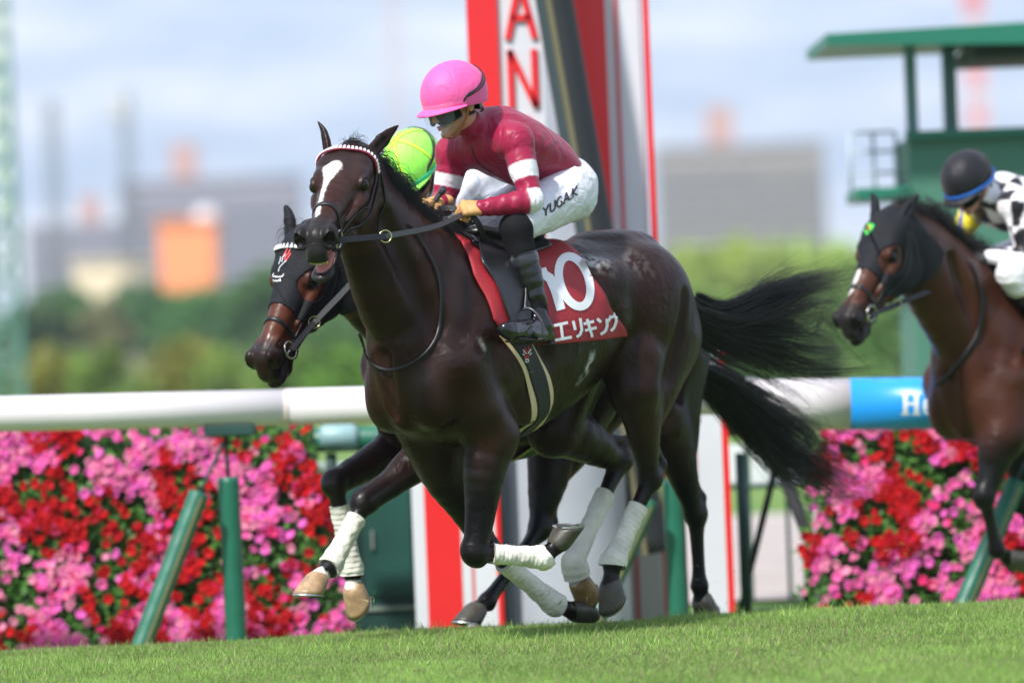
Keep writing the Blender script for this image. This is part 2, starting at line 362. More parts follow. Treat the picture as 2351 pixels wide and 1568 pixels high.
        F.ell(T + b2 * .022, (.022, .022, .026), k=.015)
    for s in (1, -1):                                   # grooves between the muscles
        c_ = lambda *a: F.cone(*a, cut=True)
        c_((-.03, .300, 1.40), (-.16, .325, 1.12), .018, .026, .07); c_((.60, .105, 1.70), (.40, .205, 1.28), .018, .028, .07); c_((-1.10, .300, 1.36), (-1.02, .262, 1.02), .020, .020, .04)
        c_((-.60, .345, 1.30), (-.66, .335, 1.16), .045, .04, .06); c_((.20, .285, 1.42), (.33, .255, 1.22), .014, .02, .04)
    F.cone((.505, 0, 1.16), (.47, 0, .92), .020, .022, .035, cut=True)
    # head
    hs = p['head']; k0 = len(F.p); h = HeadFrame(hs.o, hs.N); h.S, h.U, h.R, h.ws = hs.S, hs.U, hs.R, hs.ws; R = h.R; op = p.get('mouth', 0)
    F.cone(h(-.01, -.12, 0), h(.16, -.092, 0), .088, .094, .06, h.S, .95)
    F.chain([h(.16, -.083, 0), h(.28, -.072, 0), h(.42, -.064, 0), h(.54, -.066, 0)], [.084, .064, .047, .045], .03, h.S, [1.02, .96, .95, 1.0], n=3)
    F.chain([h(.14, -.15, 0), h(.30, -.135, 0), h(.46, -.115, 0), h(.52, -.11, 0)], [.09, .070, .052, .045], .03, h.S, .82, n=2)
    for s in (1, -1):
        F.ell(h(.150, -.050, .066 * s), (.062, .032, .030), R=R, k=.030)              # brow
        F.ell(h(.225, -.108, .076 * s), (.045, .022, .016), R=R, k=.03)              # under the eye
        F.cone(h(.21, -.105, .084 * s), h(.36, -.11, .05 * s), .017, .010, .014)     # cheek ridge
        F.ell(h(.145, -.20, .050 * s), (.120, .105, .042), R=R, k=.018)                # jowl
        F.cone(h(.10, -.27, .035 * s), h(.30, -.215, .025 * s), .038, .028, .02)
        F.cone(h(.08, -.045, .055 * s), h(.02, -.06, .06 * s), .04, .035, .03)
    F.chain([h(.26, -.20, 0), h(.42, -.172 - op * .5, 0), h(.54, -.160 - op, 0)], [.042, .031, .030], .018, h.S, 1.1, n=2)
    F.ell(h(.540, -.080, 0), (.055, .046, .050), R=R, k=.02)
    F.ell(h(.586, -.108, 0), (.030, .038, .038), R=R, k=.016); F.ell(h(.592, -.128, 0), (.018, .016, .042), R=R, k=.01)
    F.ell(h(.568, -.160 - op * 1.1, 0), (.046, .021, .042), R=R, k=.012); F.ell(h(.52, -.185 - op, 0), (.035, .022, .030), R=R, k=.015)
    for s in (1, -1):
        fl = p.get('flare', .85); F.ell(h(.550, -.058, .048 * s), (.048 * fl, .042 * fl, .029 * fl), R=R, k=.012); F.cone(h(.47, -.045, .038 * s), h(.555, -.03, .046 * s), .012, .011, .01)
        nd = np.array([unit([.75, .1, .65 * s]) @ R, unit([-.65 * 1, .0, .75 * s]) @ R, unit([0, 1, 0]) @ R])
        F.ell(h(.598, -.060, .056 * s), (.034 * fl, .026 * fl, .026 * fl), R=nd, k=.004, cut=True)
        F.ell(h(.582, -.042, .060 * s), (.022, .016, .014), R=nd, k=.004, cut=True)
        F.ell(h(.192, -.065, .100 * s), (.026, .021, .020), R=R, k=.005, cut=True)
        F.chain([h(.160, -.064, .083 * s), h(.172, -.045, .086 * s), h(.192, -.037, .086 * s), h(.212, -.046, .082 * s), h(.222, -.064, .077 * s)], [.005, .008, .008, .007, .004], .008, n=3)   # upper lid
        F.chain([h(.160, -.070, .083 * s), h(.173, -.089, .085 * s), h(.194, -.093, .083 * s), h(.218, -.079, .078 * s)], [.004, .005, .005, .004], .008, n=3)
    if op > .004:
        F.ell(h(.610, -.140 - op * .48, 0), (.135, .004 + op * .46, .060), R=R, k=.006, cut=True)
    else:
        F.ell(h(.58, -.135, 0), (.10, .004, .08), R=R, k=.006, cut=True)
    for i in range(k0, len(F.p)):                       # scale the skull about the poll
        t, lo_, hi_, a, k, cut = F.p[i]; z = lambda q: hs.o + (q - hs.o) * hs.sc; k *= hs.sc
        if t == 'c': a = (z(a[0]), z(a[1]), a[2] * hs.sc, a[3] * hs.sc, a[4], a[5]); r = max(a[2:4]) * max(1, a[5]) + k; F.p[i] = (t, np.minimum(a[0], a[1]) - r, np.maximum(a[0], a[1]) + r, a, k, cut)
        else: a = (z(a[0]), a[1] * hs.sc, a[2]); e = np.sqrt(((a[2] * a[1][:, None]) ** 2).sum(0)) + k; F.p[i] = (t, a[0] - e, a[0] + e, a, k, cut)
    h = hs
    for s, v in ((1, p['earL']), (-1, p['earR'])):
        b = h(.015, -.045, .066 * s); v = np.array(v, float); e = unit(v); o = unit(np.array(p['earopen'][0 if s > 0 else 1]))
        o = unit(o - e * (o @ e)); w = np.cross(e, o); ln = np.linalg.norm(v)
        pts = [b, b + e * ln * .25, b + e * ln * .5 - o * .004, b + e * ln * .75 - o * .004, b + e * ln + o * .006]
        F.chain(pts, [.026, .027, .026, .016, .003], .018, o, .62, n=3)
        cp = [q + o * .020 for q in pts]
        F.chain(cp[1:4], [.015, .016, .008], .003, o, .8)
        for q in range(len(F.p) - 2, len(F.p)): F.p[q] = F.p[q][:5] + (True,)
    return F
def poly_in(n, s, P):
    P = np.array(P); r = np.zeros(len(n), bool)
    for i in range(len(P)):
        (x0, y0), (x1, y1) = P[i], P[(i + 1) % len(P)]
        c = ((y0 > s) != (y1 > s)) & (n < (x1 - x0) * (s - y0) / (y1 - y0 + 1e-12) + x0); r ^= c
    return r
def coat_colors(V, N, p):
    base = np.array(p['coat']); blk = np.array([.0030, .0026, .0027]); c = np.tile(base, (len(V), 1)); mx_ = lambda w, k: c.__imul__(1 - w[:, None]).__iadd__(w[:, None] * np.array(k))
    n1 = vnoise(V, 3, 3); n2 = vnoise(V, 9, 5)
    c *= (1 + .25 * n1 + .12 * n2)[:, None]
    red = np.clip(.5 + .7 * vnoise(V, 2.2, 9), 0, 1); c[:] = c * (1 - .35 * red[:, None]) + np.array(p.get('coat2', base)) * .35 * red[:, None]
    legs = sst(p.get('legtop', .78) + .05 * n1 - V[:, 2], 0, .22); mx_(legs * p.get('legdark', .85), blk)
    h = p['head']; q = h.inv(V); dh = (q[:, 0] > -.06) & (np.abs(q[:, 2]) < .16) & (q[:, 1] > -.34) & (V[:, 2] > 1.3) & (V[:, 0] > .4)
    nk = 0
    face = np.where(dh, sst(q[:, 0], .05, .25), 0); mx_(face * .5, p.get('face', base * 1.6))
    muz = np.where(dh, sst(q[:, 0] + .02 * n2, .44, .52), 0); mx_(muz * .92, (.012, .011, .012))
    eye = np.where(dh, 1 - sst(np.sqrt(((q[:, 0] - .185) / .05) ** 2 + ((q[:, 1] + .065) / .035) ** 2), .5, 1.2), 0) * (np.abs(q[:, 2]) > .06); mx_(eye * .85, blk * 1.5)
    er = np.where(dh, sst(-q[:, 0], -.01, .05), 0); mx_(er * .7, blk)
    if 'blaze' in p:
        jit = .0045 * vnoise(V, 160, 2) + .004 * vnoise(V, 50, 8)
        m = sum(poly_in(q[:, 0] + jit * .6 + .003 * math.cos(a), q[:, 2] + jit * .6 + .003 * math.sin(a), p['blaze']) for a in np.arange(8) * .785) / 8.0; m = m * dh * (q[:, 1] > -.10); c[:] = c * (1 - m[:, None]) + m[:, None] * np.array([.62, .58, .56])
    nose = dh & (np.sqrt(((q[:, 0] - .575) / .026) ** 2 + ((q[:, 1] + .055) / .028) ** 2 + ((np.abs(q[:, 2]) - .052) / .020) ** 2) < 1.0); c[nose] = (.004, .002, .002)
    if p.get('mouth', 0) > .004:
        md = -.133 - p['mouth'] * .5; m = dh & (q[:, 0] > .47) & (np.abs(q[:, 1] - md) < .016 + p['mouth'] * .42) & (np.abs(q[:, 2]) < .036) & (q[:, 0] < .60) & (np.abs(N @ h.U) > .5); c[m] = (.42, .17, .15)
    for key, zz in (('foam', 0), ('sock', 0)): pass
    for f in p.get('marks', []): f(V, N, c, fr_=None)
    return np.clip(c, 0, 1)
COAT = None
def hoof(name, T, C, toe, mat_, parent, ln=.088):
    """wall, sole and coronet of one hoof: C is the coronet centre, toe points to the toe"""
    p_ = unit(C - T); dd = unit(toe - p_ * (toe @ p_)); ax = p_ * .79 - dd * .62; to = p_ * .62 + dd * .79; sd_ = np.cross(ax, to); V = []; Fa = []; n = 24
    prof = [(-.026, .036, .036, -.004), (-.010, .049, .047, -.002), (.0, .053, .051, .0), (.2, .056, .054, .006), (.5, .060, .058, .015), (.8, .064, .061, .024), (1.0, .066, .062, .030), (1.03, .060, .057, .030)]
    for (t, a, b, o) in prof:
        z = t * ln if t > 0 else t
        for k in range(n):
            A = 2 * math.pi * k / n; x = a * math.cos(A); y = b * math.sin(A)
            if math.cos(A) < -.5: x *= .86
            hz = z * (1 if z <= 0 else (1 + .22 * math.cos(A)) / 1.22)
            V.append(C + ax * hz + to * (x + o) + sd_ * y)
    m = len(prof)
    for i in range(m - 1):
        for k in range(n): Fa.append((i * n + k, i * n + (k + 1) % n, (i + 1) * n + (k + 1) % n, (i + 1) * n + k))
    Fa.append(tuple(range((m - 1) * n, m * n))); Fa.append(tuple(range(n - 1, -1, -1)))
    me = mesh(name, V, Fa); o = link(name, me, mat_, parent)
    # shoe: a flat crescent under the wall
    sv = []; sf = []; nn_ = 20; z0 = ln * 1.035
    for k in range(nn_ + 1):
        A = math.radians(-140 + 280 * k / nn_)
        for (rr, dz) in ((1.0, 0), (.74, 0), (.74, .006), (1.0, .006)):
            sv.append(C + ax * ((z0) * (1 + .22 * math.cos(A)) / 1.22 + dz) + to * (.066 * rr * math.cos(A) + .030) + sd_ * .062 * rr * math.sin(A))
    for k in range(nn_):
        for j in range(4): sf.append((k * 4 + j, k * 4 + (j + 1) % 4, k * 4 + 4 + (j + 1) % 4, k * 4 + 4 + j))
    sf += [(3, 2, 1, 0), tuple(nn_ * 4 + j for j in range(4))]
    link('horseshoe', mesh('horseshoe', sv, sf), mat('shoe_metal', (.45, .46, .47), .35, metal=.9), o, smooth=False)
    return o
def bandage(K, T, C, r0, parent, mat_, a=.14, b=1.05, flare=.05):
    P = [K, T, C]; d = [np.linalg.norm(T - K), np.linalg.norm(C - T)]; n = 90; V = []; Fa = []; m = 26; pts = []
    for i in range(n):
        t = a + (b - a) * i / (n - 1); pts.append(lerp(K, T, t) if t <= 1 else lerp(T, C, (t - 1) * d[0] / d[1]))
    pts = np.array(pts); t_, N_, B_ = frames(pts); s = np.linspace(0, 1, n)
    rr = np.interp(s, [0, .15, .45, .75, .92, 1], [r0 + .005, r0 + .003, r0 + .001, r0 * 1.20, flare, flare * .95])
    for i in range(n):
        for k in range(m):
            A = 2 * math.pi * k / m; w = ((s[i] * 13 + k / m) % 1.0); r = rr[i] + .0022 * w + .0012 * math.sin(3 * A + 23 * s[i]) + .0010 * math.sin(7 * A - 31 * s[i])
            V.append(pts[i] + r * (math.cos(A) * N_[i] + math.sin(A) * B_[i]))
    for i in range(n - 1):
        for k in range(m): Fa.append((i * m + k, i * m + (k + 1) % m, (i + 1) * m + (k + 1) % m, (i + 1) * m + k))
    for (i, q) in ((0, -1), (n - 1, 1)):                  # turned-in ends
        b0 = len(V)
        for k in range(m): V.append(lerp(V[i * m + k], pts[i], .3))
        for k in range(m):
            f = (i * m + k, i * m + (k + 1) % m, b0 + (k + 1) % m, b0 + k); Fa.append(f if q < 0 else f[::-1])
    return link('leg_bandage', mesh('leg_bandage', V, Fa), mat_, parent)
def strands(P0, D, ln, r=.0012, M=16, grav=.0, curl=.02, seed=1, wind=None, bend=None, name='hair', mat_=None, parent=None, taper=True):
    """P0 roots (n,3), D start directions (n,3), ln lengths; each strand is a fine three-sided tube"""
    g = np.random.default_rng(seed); n = len(P0); ln = np.broadcast_to(ln, (n,)); X = np.zeros((n, M, 3)); X[:, 0] = P0; d = D.copy(); ph = g.random((n, 3)) * 6.3; fq = 2 + 3 * g.random((n, 3)); am = g.normal(0, 1, (n, 3))
    for i in range(1, M):
        t = i / (M - 1); v = d.copy()
        if bend is not None: v = v + bend(t, X[:, i - 1])
        v = v + np.array([0, 0, -grav * t]) + curl * t * (np.sin(ph + fq * t * 3) * am); v /= np.linalg.norm(v, axis=1)[:, None]; d = v
        X[:, i] = X[:, i - 1] + v * (ln / (M - 1))[:, None]
    T = np.gradient(X, axis=1); T /= np.linalg.norm(T, axis=2)[..., None] + 1e-9; a = np.cross(T, g.normal(0, 1, (n, 1, 3))); a /= np.linalg.norm(a, axis=2)[..., None] + 1e-9; b = np.cross(T, a)
    t = np.linspace(0, 1, M); rad = (r * (1 - .75 * t) if taper else r * np.ones(M))[None, :, None]
    V = np.stack([X + rad * (math.cos(k * 2.094) * a + math.sin(k * 2.094) * b) for k in range(3)], 2).reshape(-1, 3)
    i = np.arange(n)[:, None, None]; j = np.arange(M - 1)[None, :, None]; k = np.arange(3)[None, None, :]; B = (i * M + j) * 3
    Q = np.stack([B + k, B + (k + 1) % 3, B + 3 + (k + 1) % 3, B + 3 + k], -1).reshape(-1, 4)
    return link(name, mesh(name, V, Q), mat_, parent)
class Surf:
    def __init__(s, V, Q): s.b = BVHTree.FromPolygons([Vector(v) for v in V], [tuple(map(int, q)) for q in Q])
    def near(s, p, off=.003):
        l, n, i, d = s.b.find_nearest(Vector(p)); return np.array(l) + np.array(n) * off, np.array(n)
    def cast(s, o, d, off=.003):
        r = s.b.ray_cast(Vector(o), Vector(d)); 
        if r[0] is None: return None, None
        n = np.array(r[1]); n = n if n @ np.asarray(d) < 0 else -n
        return np.array(r[0]) + n * off, n
def strap(P, nrm, w, th):
    """flat strap: P centre line, nrm outward normals"""
    P = np.asarray(P, float); T = np.gradient(P, axis=0); T /= np.linalg.norm(T, axis=1)[:, None] + 1e-9; V = []; Fa = []; w = np.broadcast_to(w, (len(P),))
    for i in range(len(P)):
        n = unit(nrm[i] - T[i] * (nrm[i] @ T[i])); b = np.cross(T[i], n)
        for (x, z) in ((-1, 0), (-.85, 1), (.85, 1), (1, 0), (.9, -.3), (-.9, -.3)): V.append(P[i] + b * x * w[i] / 2 + n * z * th)
    for i in range(len(P) - 1):
        for k in range(6): Fa.append((i * 6 + k, i * 6 + (k + 1) % 6, (i + 1) * 6 + (k + 1) % 6, (i + 1) * 6 + k))
    Fa += [tuple(range(5, -1, -1)), tuple(range((len(P) - 1) * 6, len(P) * 6))]
    return V, Fa
def surf_path(S, P, n=10, off=.002, smooth=2):
    Q = spline(P, n); R = []; Nn = []
    for q in Q: a, b = S.near(q, off); R.append(a); Nn.append(b)
    R = np.array(R); Nn = np.array(Nn)
    for _ in range(smooth):
        R[1:-1] = (R[:-2] + 2 * R[1:-1] + R[2:]) / 4; Nn[1:-1] = (Nn[:-2] + 2 * Nn[1:-1] + Nn[2:]) / 4
    return R, Nn
def build_horse(fr, label, p, group='racehorses galloping along the turf'):
    root = empty('racehorse', fr.O, fr.rz, label=label, cat='horse', group=group)
    F = horse_field(p); h = p['head']; hp_ = [h(n, u, s) for n in (-.12, .66) for u in (-.36, .06) for s in (-.16, .16)] + [h(0.015, -.045, .066) + np.array(p['earL']) * 1.1, h(0.015, -.045, -.066) + np.array(p['earR']) * 1.1]
    lo, hi = np.min(hp_, 0), np.max(hp_, 0); V, Q = field_mesh(F, p.get('res', .009), [(lo, hi, p.get('hres', .0042))])
    N = vnormals(V, Q); c = coat_colors(V, N, p)
    # fine muscle and vein relief
    q = h.inv(V); am = np.where((q[:, 0] > -.05) & (V[:, 0] > .45) & (V[:, 2] > 1.3), .25, 1.0) * (1 - .7 * sst(.75 - V[:, 2], 0, .2))
    rel = .0045 * vnoise(V, 5, 31) + .0045 * (.5 - abs(vnoise(V * [1.6, 1, .8], 7.5, 33))) + .0022 * (.5 - abs(vnoise(V * [1.5, 1, .7], 16, 37))); V = V + N * (rel * am)[:, None]
    body = link('body', mesh('body', V, Q, c), p['mat'], root); S = Surf(V, Q)
    for s in (1, -1):
        c0 = h(.193, -.064, .0800 * s); m = MB(); u, v_ = 14, 20; vs = []; fs = []
        for i in range(u + 1):
            for j in range(v_):
                a, b = math.pi * i / u, 2 * math.pi * j / v_; vs.append(c0 + .0245 * h.sc * np.array([math.sin(a) * math.cos(b), math.sin(a) * math.sin(b), math.cos(a)]))
        for i in range(u):
            for j in range(v_): fs.append((i * v_ + j, i * v_ + (j + 1) % v_, (i + 1) * v_ + (j + 1) % v_, (i + 1) * v_ + j))
        link('eye', mesh('eye', vs, fs), mat('horse_eye', (.004, .003, .003), .09, spec=.35), root)
    for k, key in enumerate(('nf', 'ff', 'nh', 'fh')):
        a, K, T, C, toe = map(np.array, p[key])
        hoof('hoof', T, C, toe, p['hoofmat'][k], root)
        if p['bandage'][k]:
            bandage(K, T, C, (.0375 if k < 2 else .0375), root, mat('bandage', (.66, .64, .57), .9, bump=(60, .5), noise=(9, .22)), a=.25 if k < 2 else .33, b=p['bandage'][k] if p['bandage'][k] > 1 else 1.06, flare=.052 if k < 2 else .058)
    return root, body, S, V, Q
# ---------------------------------------------------------------- ground
def ground_z(x, y):
    """turf course level to just behind the horses, then falling away to the inner rail and the infield"""
    return -.030 + .011 * np.clip(x, -9, 9) - .33 * sst(y, 25.0, 28.0) - .15 * sst(y, 60, 200) + 0 * x
def ground():
    xs = np.unique(np.r_[np.linspace(-9, 9, 49), np.linspace(-900, -9, 30), np.linspace(9, 900, 30)]); ys = np.unique(np.r_[np.linspace(1, 18, 12), np.linspace(18, 30, 61), np.geomspace(30, 3200, 60)])
    X, Y = np.meshgrid(xs, ys, indexing='ij'); Z = ground_z(X, Y); Z += np.where((Y > 18) & (Y < 27) & (abs(X) < 9), .012 * vnoise(np.stack([X.ravel(), Y.ravel(), 0 * X.ravel()], 1), 1.1).reshape(X.shape), 0)
    V = np.stack([X, Y, Z], -1).reshape(-1, 3); n, m = X.shape; i, j = np.meshgrid(np.arange(n - 1), np.arange(m - 1), indexing='ij'); a = i * m + j
    Q = np.stack([a, a + m, a + m + 1, a + 1], -1).reshape(-1, 4)
    mt = bpy.data.materials.new('turf_ground'); mt.use_nodes = True; t = mt.node_tree; b = t.nodes['Principled BSDF']; b.inputs['Roughness'].default_value = .9; b.inputs['Specular IOR Level'].default_value = .15
    co = nn(t, 'ShaderNodeTexCoord').outputs['Object']; n1 = nn(t, 'ShaderNodeTexNoise'); n1.inputs['Scale'].default_value = 1.3; n1.inputs['Detail'].default_value = 8; t.links.new(co, n1.inputs['Vector'])
    r = nn(t, 'ShaderNodeValToRGB'); r.color_ramp.elements[0].position = .35; r.color_ramp.elements[0].color = (.095, .175, .038, 1); r.color_ramp.elements[1].position = .65; r.color_ramp.elements[1].color = (.155, .235, .06, 1)
    t.links.new(n1.outputs[0], r.inputs[0]); t.links.new(r.outputs[0], b.inputs['Base Color'])
    link('ground', mesh('ground', V, Q), mt, kind='structure')
ground()
def grass():
    g = np.random.default_rng(5); P = []; Hh = []
    for (n, x0, x1, y0, y1, h0, h1) in ((430000, -2.9, 2.9, 19.6, 25.9, .014, .034), (60000, -4.6, 4.6, 18.5, 28.0, .02, .042), (9000, -2.9, 2.9, 22.8, 26.2, .035, .062)):
        x = g.uniform(x0, x1, n); y = g.uniform(y0, y1, n); P.append(np.stack([x, y, ground_z(x, y) - .004], 1)); Hh.append(g.uniform(h0, h1, n))
    P = np.vstack(P); H_ = np.concatenate(Hh); n = len(P); cl_ = vnoise(P, 2.5, 3); H_ *= 1 + .35 * cl_ + .2 * vnoise(P, 9, 4)
    az = g.uniform(0, 6.283, n); lean = g.normal(0, .38, (n, 2)); w = g.uniform(.0011, .0024, n) ; d = np.stack([np.cos(az), np.sin(az), 0 * az], 1) * w[:, None]
    tip = P + np.stack([lean[:, 0] * H_, lean[:, 1] * H_, H_], 1); mid = P + np.stack([lean[:, 0] * H_ * .3, lean[:, 1] * H_ * .3, H_ * .55], 1)
    V = np.stack([P - d, P + d, mid + d * .8, mid - d * .8, tip], 1).reshape(-1, 3); b = np.arange(n)[:, None] * 5
    me = bpy.data.meshes.new('grass'); me.vertices.add(len(V)); me.vertices.foreach_set('co', V.astype(np.float32).ravel())
    I = np.hstack([b + 0, b + 1, b + 2, b + 3, b + 3, b + 2, b + 4]).astype(np.int32); ls = (np.arange(n)[:, None] * 7 + np.array([0, 4])).astype(np.int32)
    me.loops.add(n * 7); me.loops.foreach_set('vertex_index', I.ravel()); me.polygons.add(n * 2); me.polygons.foreach_set('loop_start', ls.ravel()); me.update(calc_edges=True)
    k = g.random(n); base = np.array([.240, .385, .088]); c = base * (1 + .25 * g.normal(0, 1, (n, 1))) * (1 + .22 * cl_[:, None])
    dry = (k < .10 + .12 * (vnoise(P, 1.7, 8) > .15)); c[dry] = np.array([.33, .30, .16]) * g.uniform(.7, 1.15, (dry.sum(), 1)); pk = k > .965; c[pk] = (.30, .20, .17)
    a = me.color_attributes.new('Col', 'FLOAT_COLOR', 'POINT'); cc = np.ones((n, 5, 4), np.float32); cc[:, :, :3] = np.clip(c, .01, 1)[:, None]; a.data.foreach_set('color', cc.ravel())
    m = mat('grass_blade', rough=.55, vcol=True, spec=.3); t = m.node_tree; b_ = t.nodes['Principled BSDF']; o = t.nodes['Material Output']; tl = nn(t, 'ShaderNodeBsdfTranslucent'); ms = nn(t, 'ShaderNodeMixShader'); ms.inputs[0].default_value = .4
    t.links.new(t.nodes['Color Attribute'].outputs[0], tl.inputs[0]) if 'Color Attribute' in t.nodes else None
    t.links.new(b_.outputs[0], ms.inputs[1]); t.links.new(tl.outputs[0], ms.inputs[2]); t.links.new(ms.outputs[0], o.inputs[0])
    link('grass', me, m, smooth=False, label='short green racecourse turf under the galloping horses', cat='grass', kind='stuff')
grass()
# ---------------------------------------------------------------- inner rail, its padded posts
GREEN = mat('pad_green', (.010, .115, .072), .42, noise=(9, .12), bump=(25, .12)); DKG = mat('dark_green_metal', (.010, .045, .038), .5, noise=(6, .2)); TAN = mat('tan_strap', (.19, .17, .075), .7)
WHT = mat('rail_white', (.64, .60, .63), .38, noise=(3, .05)); BLU = mat('rail_blue', (.012, .27, .74), .35, noise=(4, .06)); LET = mat('letter_white', (.72, .78, .86), .5)
RD = 28.6
def rail():
    root = empty('running_rail', W(0, 1470, RD) * [1, 1, 0] + [0, 0, -.36], label='white running rail with a blue printed sleeve, behind the horses', cat='rail'); root_loc = np.array(root.location)
    def seg(name, pts, r, m, n=36):
        P = np.array([W(*q) for q in pts]) - root_loc; V, Fa = tube(P, r, n); return link(name, mesh(name, V, Fa), m, root)
    yc = lambda x: 951 - .0245 * x
    seg('rail_tube', [(x, yc(x), RD) for x in (-3600, -1800, -900, -300, 200, 659)], .0875, WHT); seg('rail_joint', [(x, yc(x), RD) for x in (654, 664)], .0895, mat('joint', (.62, .52, .50), .6)); seg('rail_tube', [(x, yc(x) - 1, RD) for x in (661, 1000, 1400, 1735)], .0885, WHT)
    ys = lambda x: 927.5 - .010 * (x - 1950)
    seg('rail_sleeve', [(x, ys(x), RD) for x in (1700, 1800, 1951)], .126, WHT, 40); bl = seg('printed_sleeve', [(x, ys(x), RD) for x in (1951, 2150, 2400, 3300)], .1265, BLU, 64)
    # "Hel..." lettering wrapped on the sleeve
    ax0 = W(1951, ys(1951), RD); ax1 = W(2400, ys(2400), RD); ax = unit(ax1 - ax0); up = unit(np.array([0, 0, 1.]) - ax * ax[2]); fw = np.cross(ax, up); fw = fw if fw[1] < 0 else -fw
    k = 13488 / RD
    def mp_(u, v): a = v / .1285; return ax0 + ax * u + .1285 * (math.sin(a) * up + math.cos(a) * fw) - root_loc
    m = MB(); S_ = .019
    def st(P, w=S_):
        P = np.array(P, float); L_ = np.r_[0, np.cumsum(np.linalg.norm(np.diff(P, axis=0), axis=1))]; t = np.linspace(0, L_[-1], max(3, int(L_[-1] / .008))); Q_ = np.column_stack([np.interp(t, L_, P[:, i]) for i in (0, 1)]); T = np.gradient(Q_, axis=0); T /= np.linalg.norm(T, axis=1)[:, None]
        Nn = np.column_stack([-T[:, 1], T[:, 0]]) * w / 2; V = []
        for q, n_ in zip(Q_, Nn): V += [mp_(*(q - n_)), mp_(*(q + n_))]
        m.add(V, [(2 * i, 2 * i + 1, 2 * i + 3, 2 * i + 2) for i in range(len(Q_) - 1)])
    x0 = .250; H_ = .116; y0 = -.058
    def Hh(x): 
        for d in (.012, .066): st([(x + d, y0), (x + d, y0 + H_)], .022); st([(x + d - .02, y0 + .006), (x + d + .02, y0 + .006)], .013); st([(x + d - .02, y0 + H_ - .006), (x + d + .02, y0 + H_ - .006)], .013)
        st([(x + .012, y0 + H_ / 2), (x + .066, y0 + H_ / 2)], .014)
    def ee(x): st([(x + .008, y0 + .044), (x + .056, y0 + .044), (x + .052, y0 + .066), (x + .034, y0 + .082), (x + .014, y0 + .07), (x + .008, y0 + .04), (x + .016, y0 + .012), (x + .036, y0 + .004), (x + .056, y0 + .014)], .015)
    def ll(x): st([(x, y0), (x, y0 + H_)], .022); st([(x - .018, y0 + .006), (x + .02, y0 + .006)], .013); st([(x - .018, y0 + H_ - .006), (x, y0 + H_ - .006)], .013)
    Hh(x0); ee(x0 + .095); ll(x0 + .182)
    m.build('lettering', LET, bl, True)
    # padded uprights and leaning braces
    for i, (xt, yt, xb, yb, lx, ly, bx, by) in enumerate(((524, 1095, 545, 1500, 457, 1132, 318, 1500), (1545, 1100, 1560, 1440, 1490, 1150, 1350, 1460), (2400, 1060, 2430, 1420, 2335, 1105, 2200, 1420), (-520, 1130, -500, 1540, -590, 1170, -730, 1540), (-1545, 1170, -1520, 1580, -1615, 1210, -1755, 1580))):
        T = W(xt, yt, RD + .03) - root_loc; B = W(xb, yb, RD + .03) - root_loc; B[2] = -.05
        P = along([T, B], np.linspace(0, 1, 40)); rr = .052 + .0006 * np.sin(np.arange(40) * .6)
        V, Fa = tube(P, rr, 20); post = link('post_pad', mesh('post_pad', V, Fa), GREEN, root); m = MB(); m.tube([T + [0, 0, -.1], W(xt - 7, yc(xt) + 40 if i != 2 else 985, RD + .03) - root_loc], .010, 10); m.build('post_rod', DKG, root, True)
        m = MB(); c = W(xt + 4, (yc(xt) if i != 2 else yc(xt) + 8) + 50, RD) - root_loc; m.box(c, (.25, .12, .055), bev=.008); m.build('bracket', DKG, root)
        T2 = W(lx, ly, RD - .12) - root_loc; B2 = W(bx, by, RD - .3) - root_loc; P = along([T2, B2], np.linspace(0, 1, 60)); rr = .050 + .0006 * np.sin(np.arange(60) * .7)
        V, Fa = tube(P, rr, 20); br = link('brace_pad', mesh('brace_pad', V, Fa), GREEN, root)
        d = unit(B2 - T2); s_ = unit(np.cross(d, [0, 1, 0])); s_ = s_ if s_[0] > 0 else -s_; o_ = unit(s_ * .45 + np.array([0, -1, 0])) * .0475
        V, Fa = strap(P[1:] + o_, np.repeat([o_], 59, 0), .017, .004); link('tan_stripe', mesh('tan_stripe', V, Fa), TAN, br, smooth=False)
        m = MB(); m.tube([T2 - d * -.05, lerp(T2, W(xt, yc(xt) + 55, RD) - root_loc, .85)], .009, 8); m.build('brace_rod', DKG, root, True)
rail()
# ---------------------------------------------------------------- petunia banks behind the rail
LEAF = mat('petunia_leaf', rough=.5, vcol=True, spec=.3); PETAL = mat('petal', rough=.6, vcol=True, spec=.2)
for m_ in (LEAF, PETAL):
    t = m_.node_tree; b_ = t.nodes['Principled BSDF']; tl = nn(t, 'ShaderNodeBsdfTranslucent'); ms = nn(t, 'ShaderNodeMixShader'); ms.inputs[0].default_value = .25
    t.links.new([n for n in t.nodes if n.bl_idname == 'ShaderNodeVertexColor'][0].outputs[0], tl.inputs[0]); t.links.new(b_.outputs[0], ms.inputs[1]); t.links.new(tl.outputs[0], ms.inputs[2]); t.links.new(ms.outputs[0], t.nodes['Material Output'].inputs[0])
def petal_mesh(r=.034):
    """five-lobed trumpet flower facing +Y-minus (local -Y)"""
    V = [(0, .012, 0)]; n = 15
    for (q, y) in ((.45, .002), (.8, -.006), (1.0, -.001)):
        for k in range(n):
            a = 6.2832 * k / n; rr = r * q * (1 + (.10 if q > .7 else 0) * math.cos(5 * a)); V.append((rr * math.cos(a), y, rr * math.sin(a)))
    Fa = [(0, 1 + k, 1 + (k + 1) % n) for k in range(n)]
    for j in range(2): Fa += [(1 + j * n + k, 1 + (j + 1) * n + k, 1 + (j + 1) * n + (k + 1) % n, 1 + j * n + (k + 1) % n) for k in range(n)]
    return np.array(V), Fa
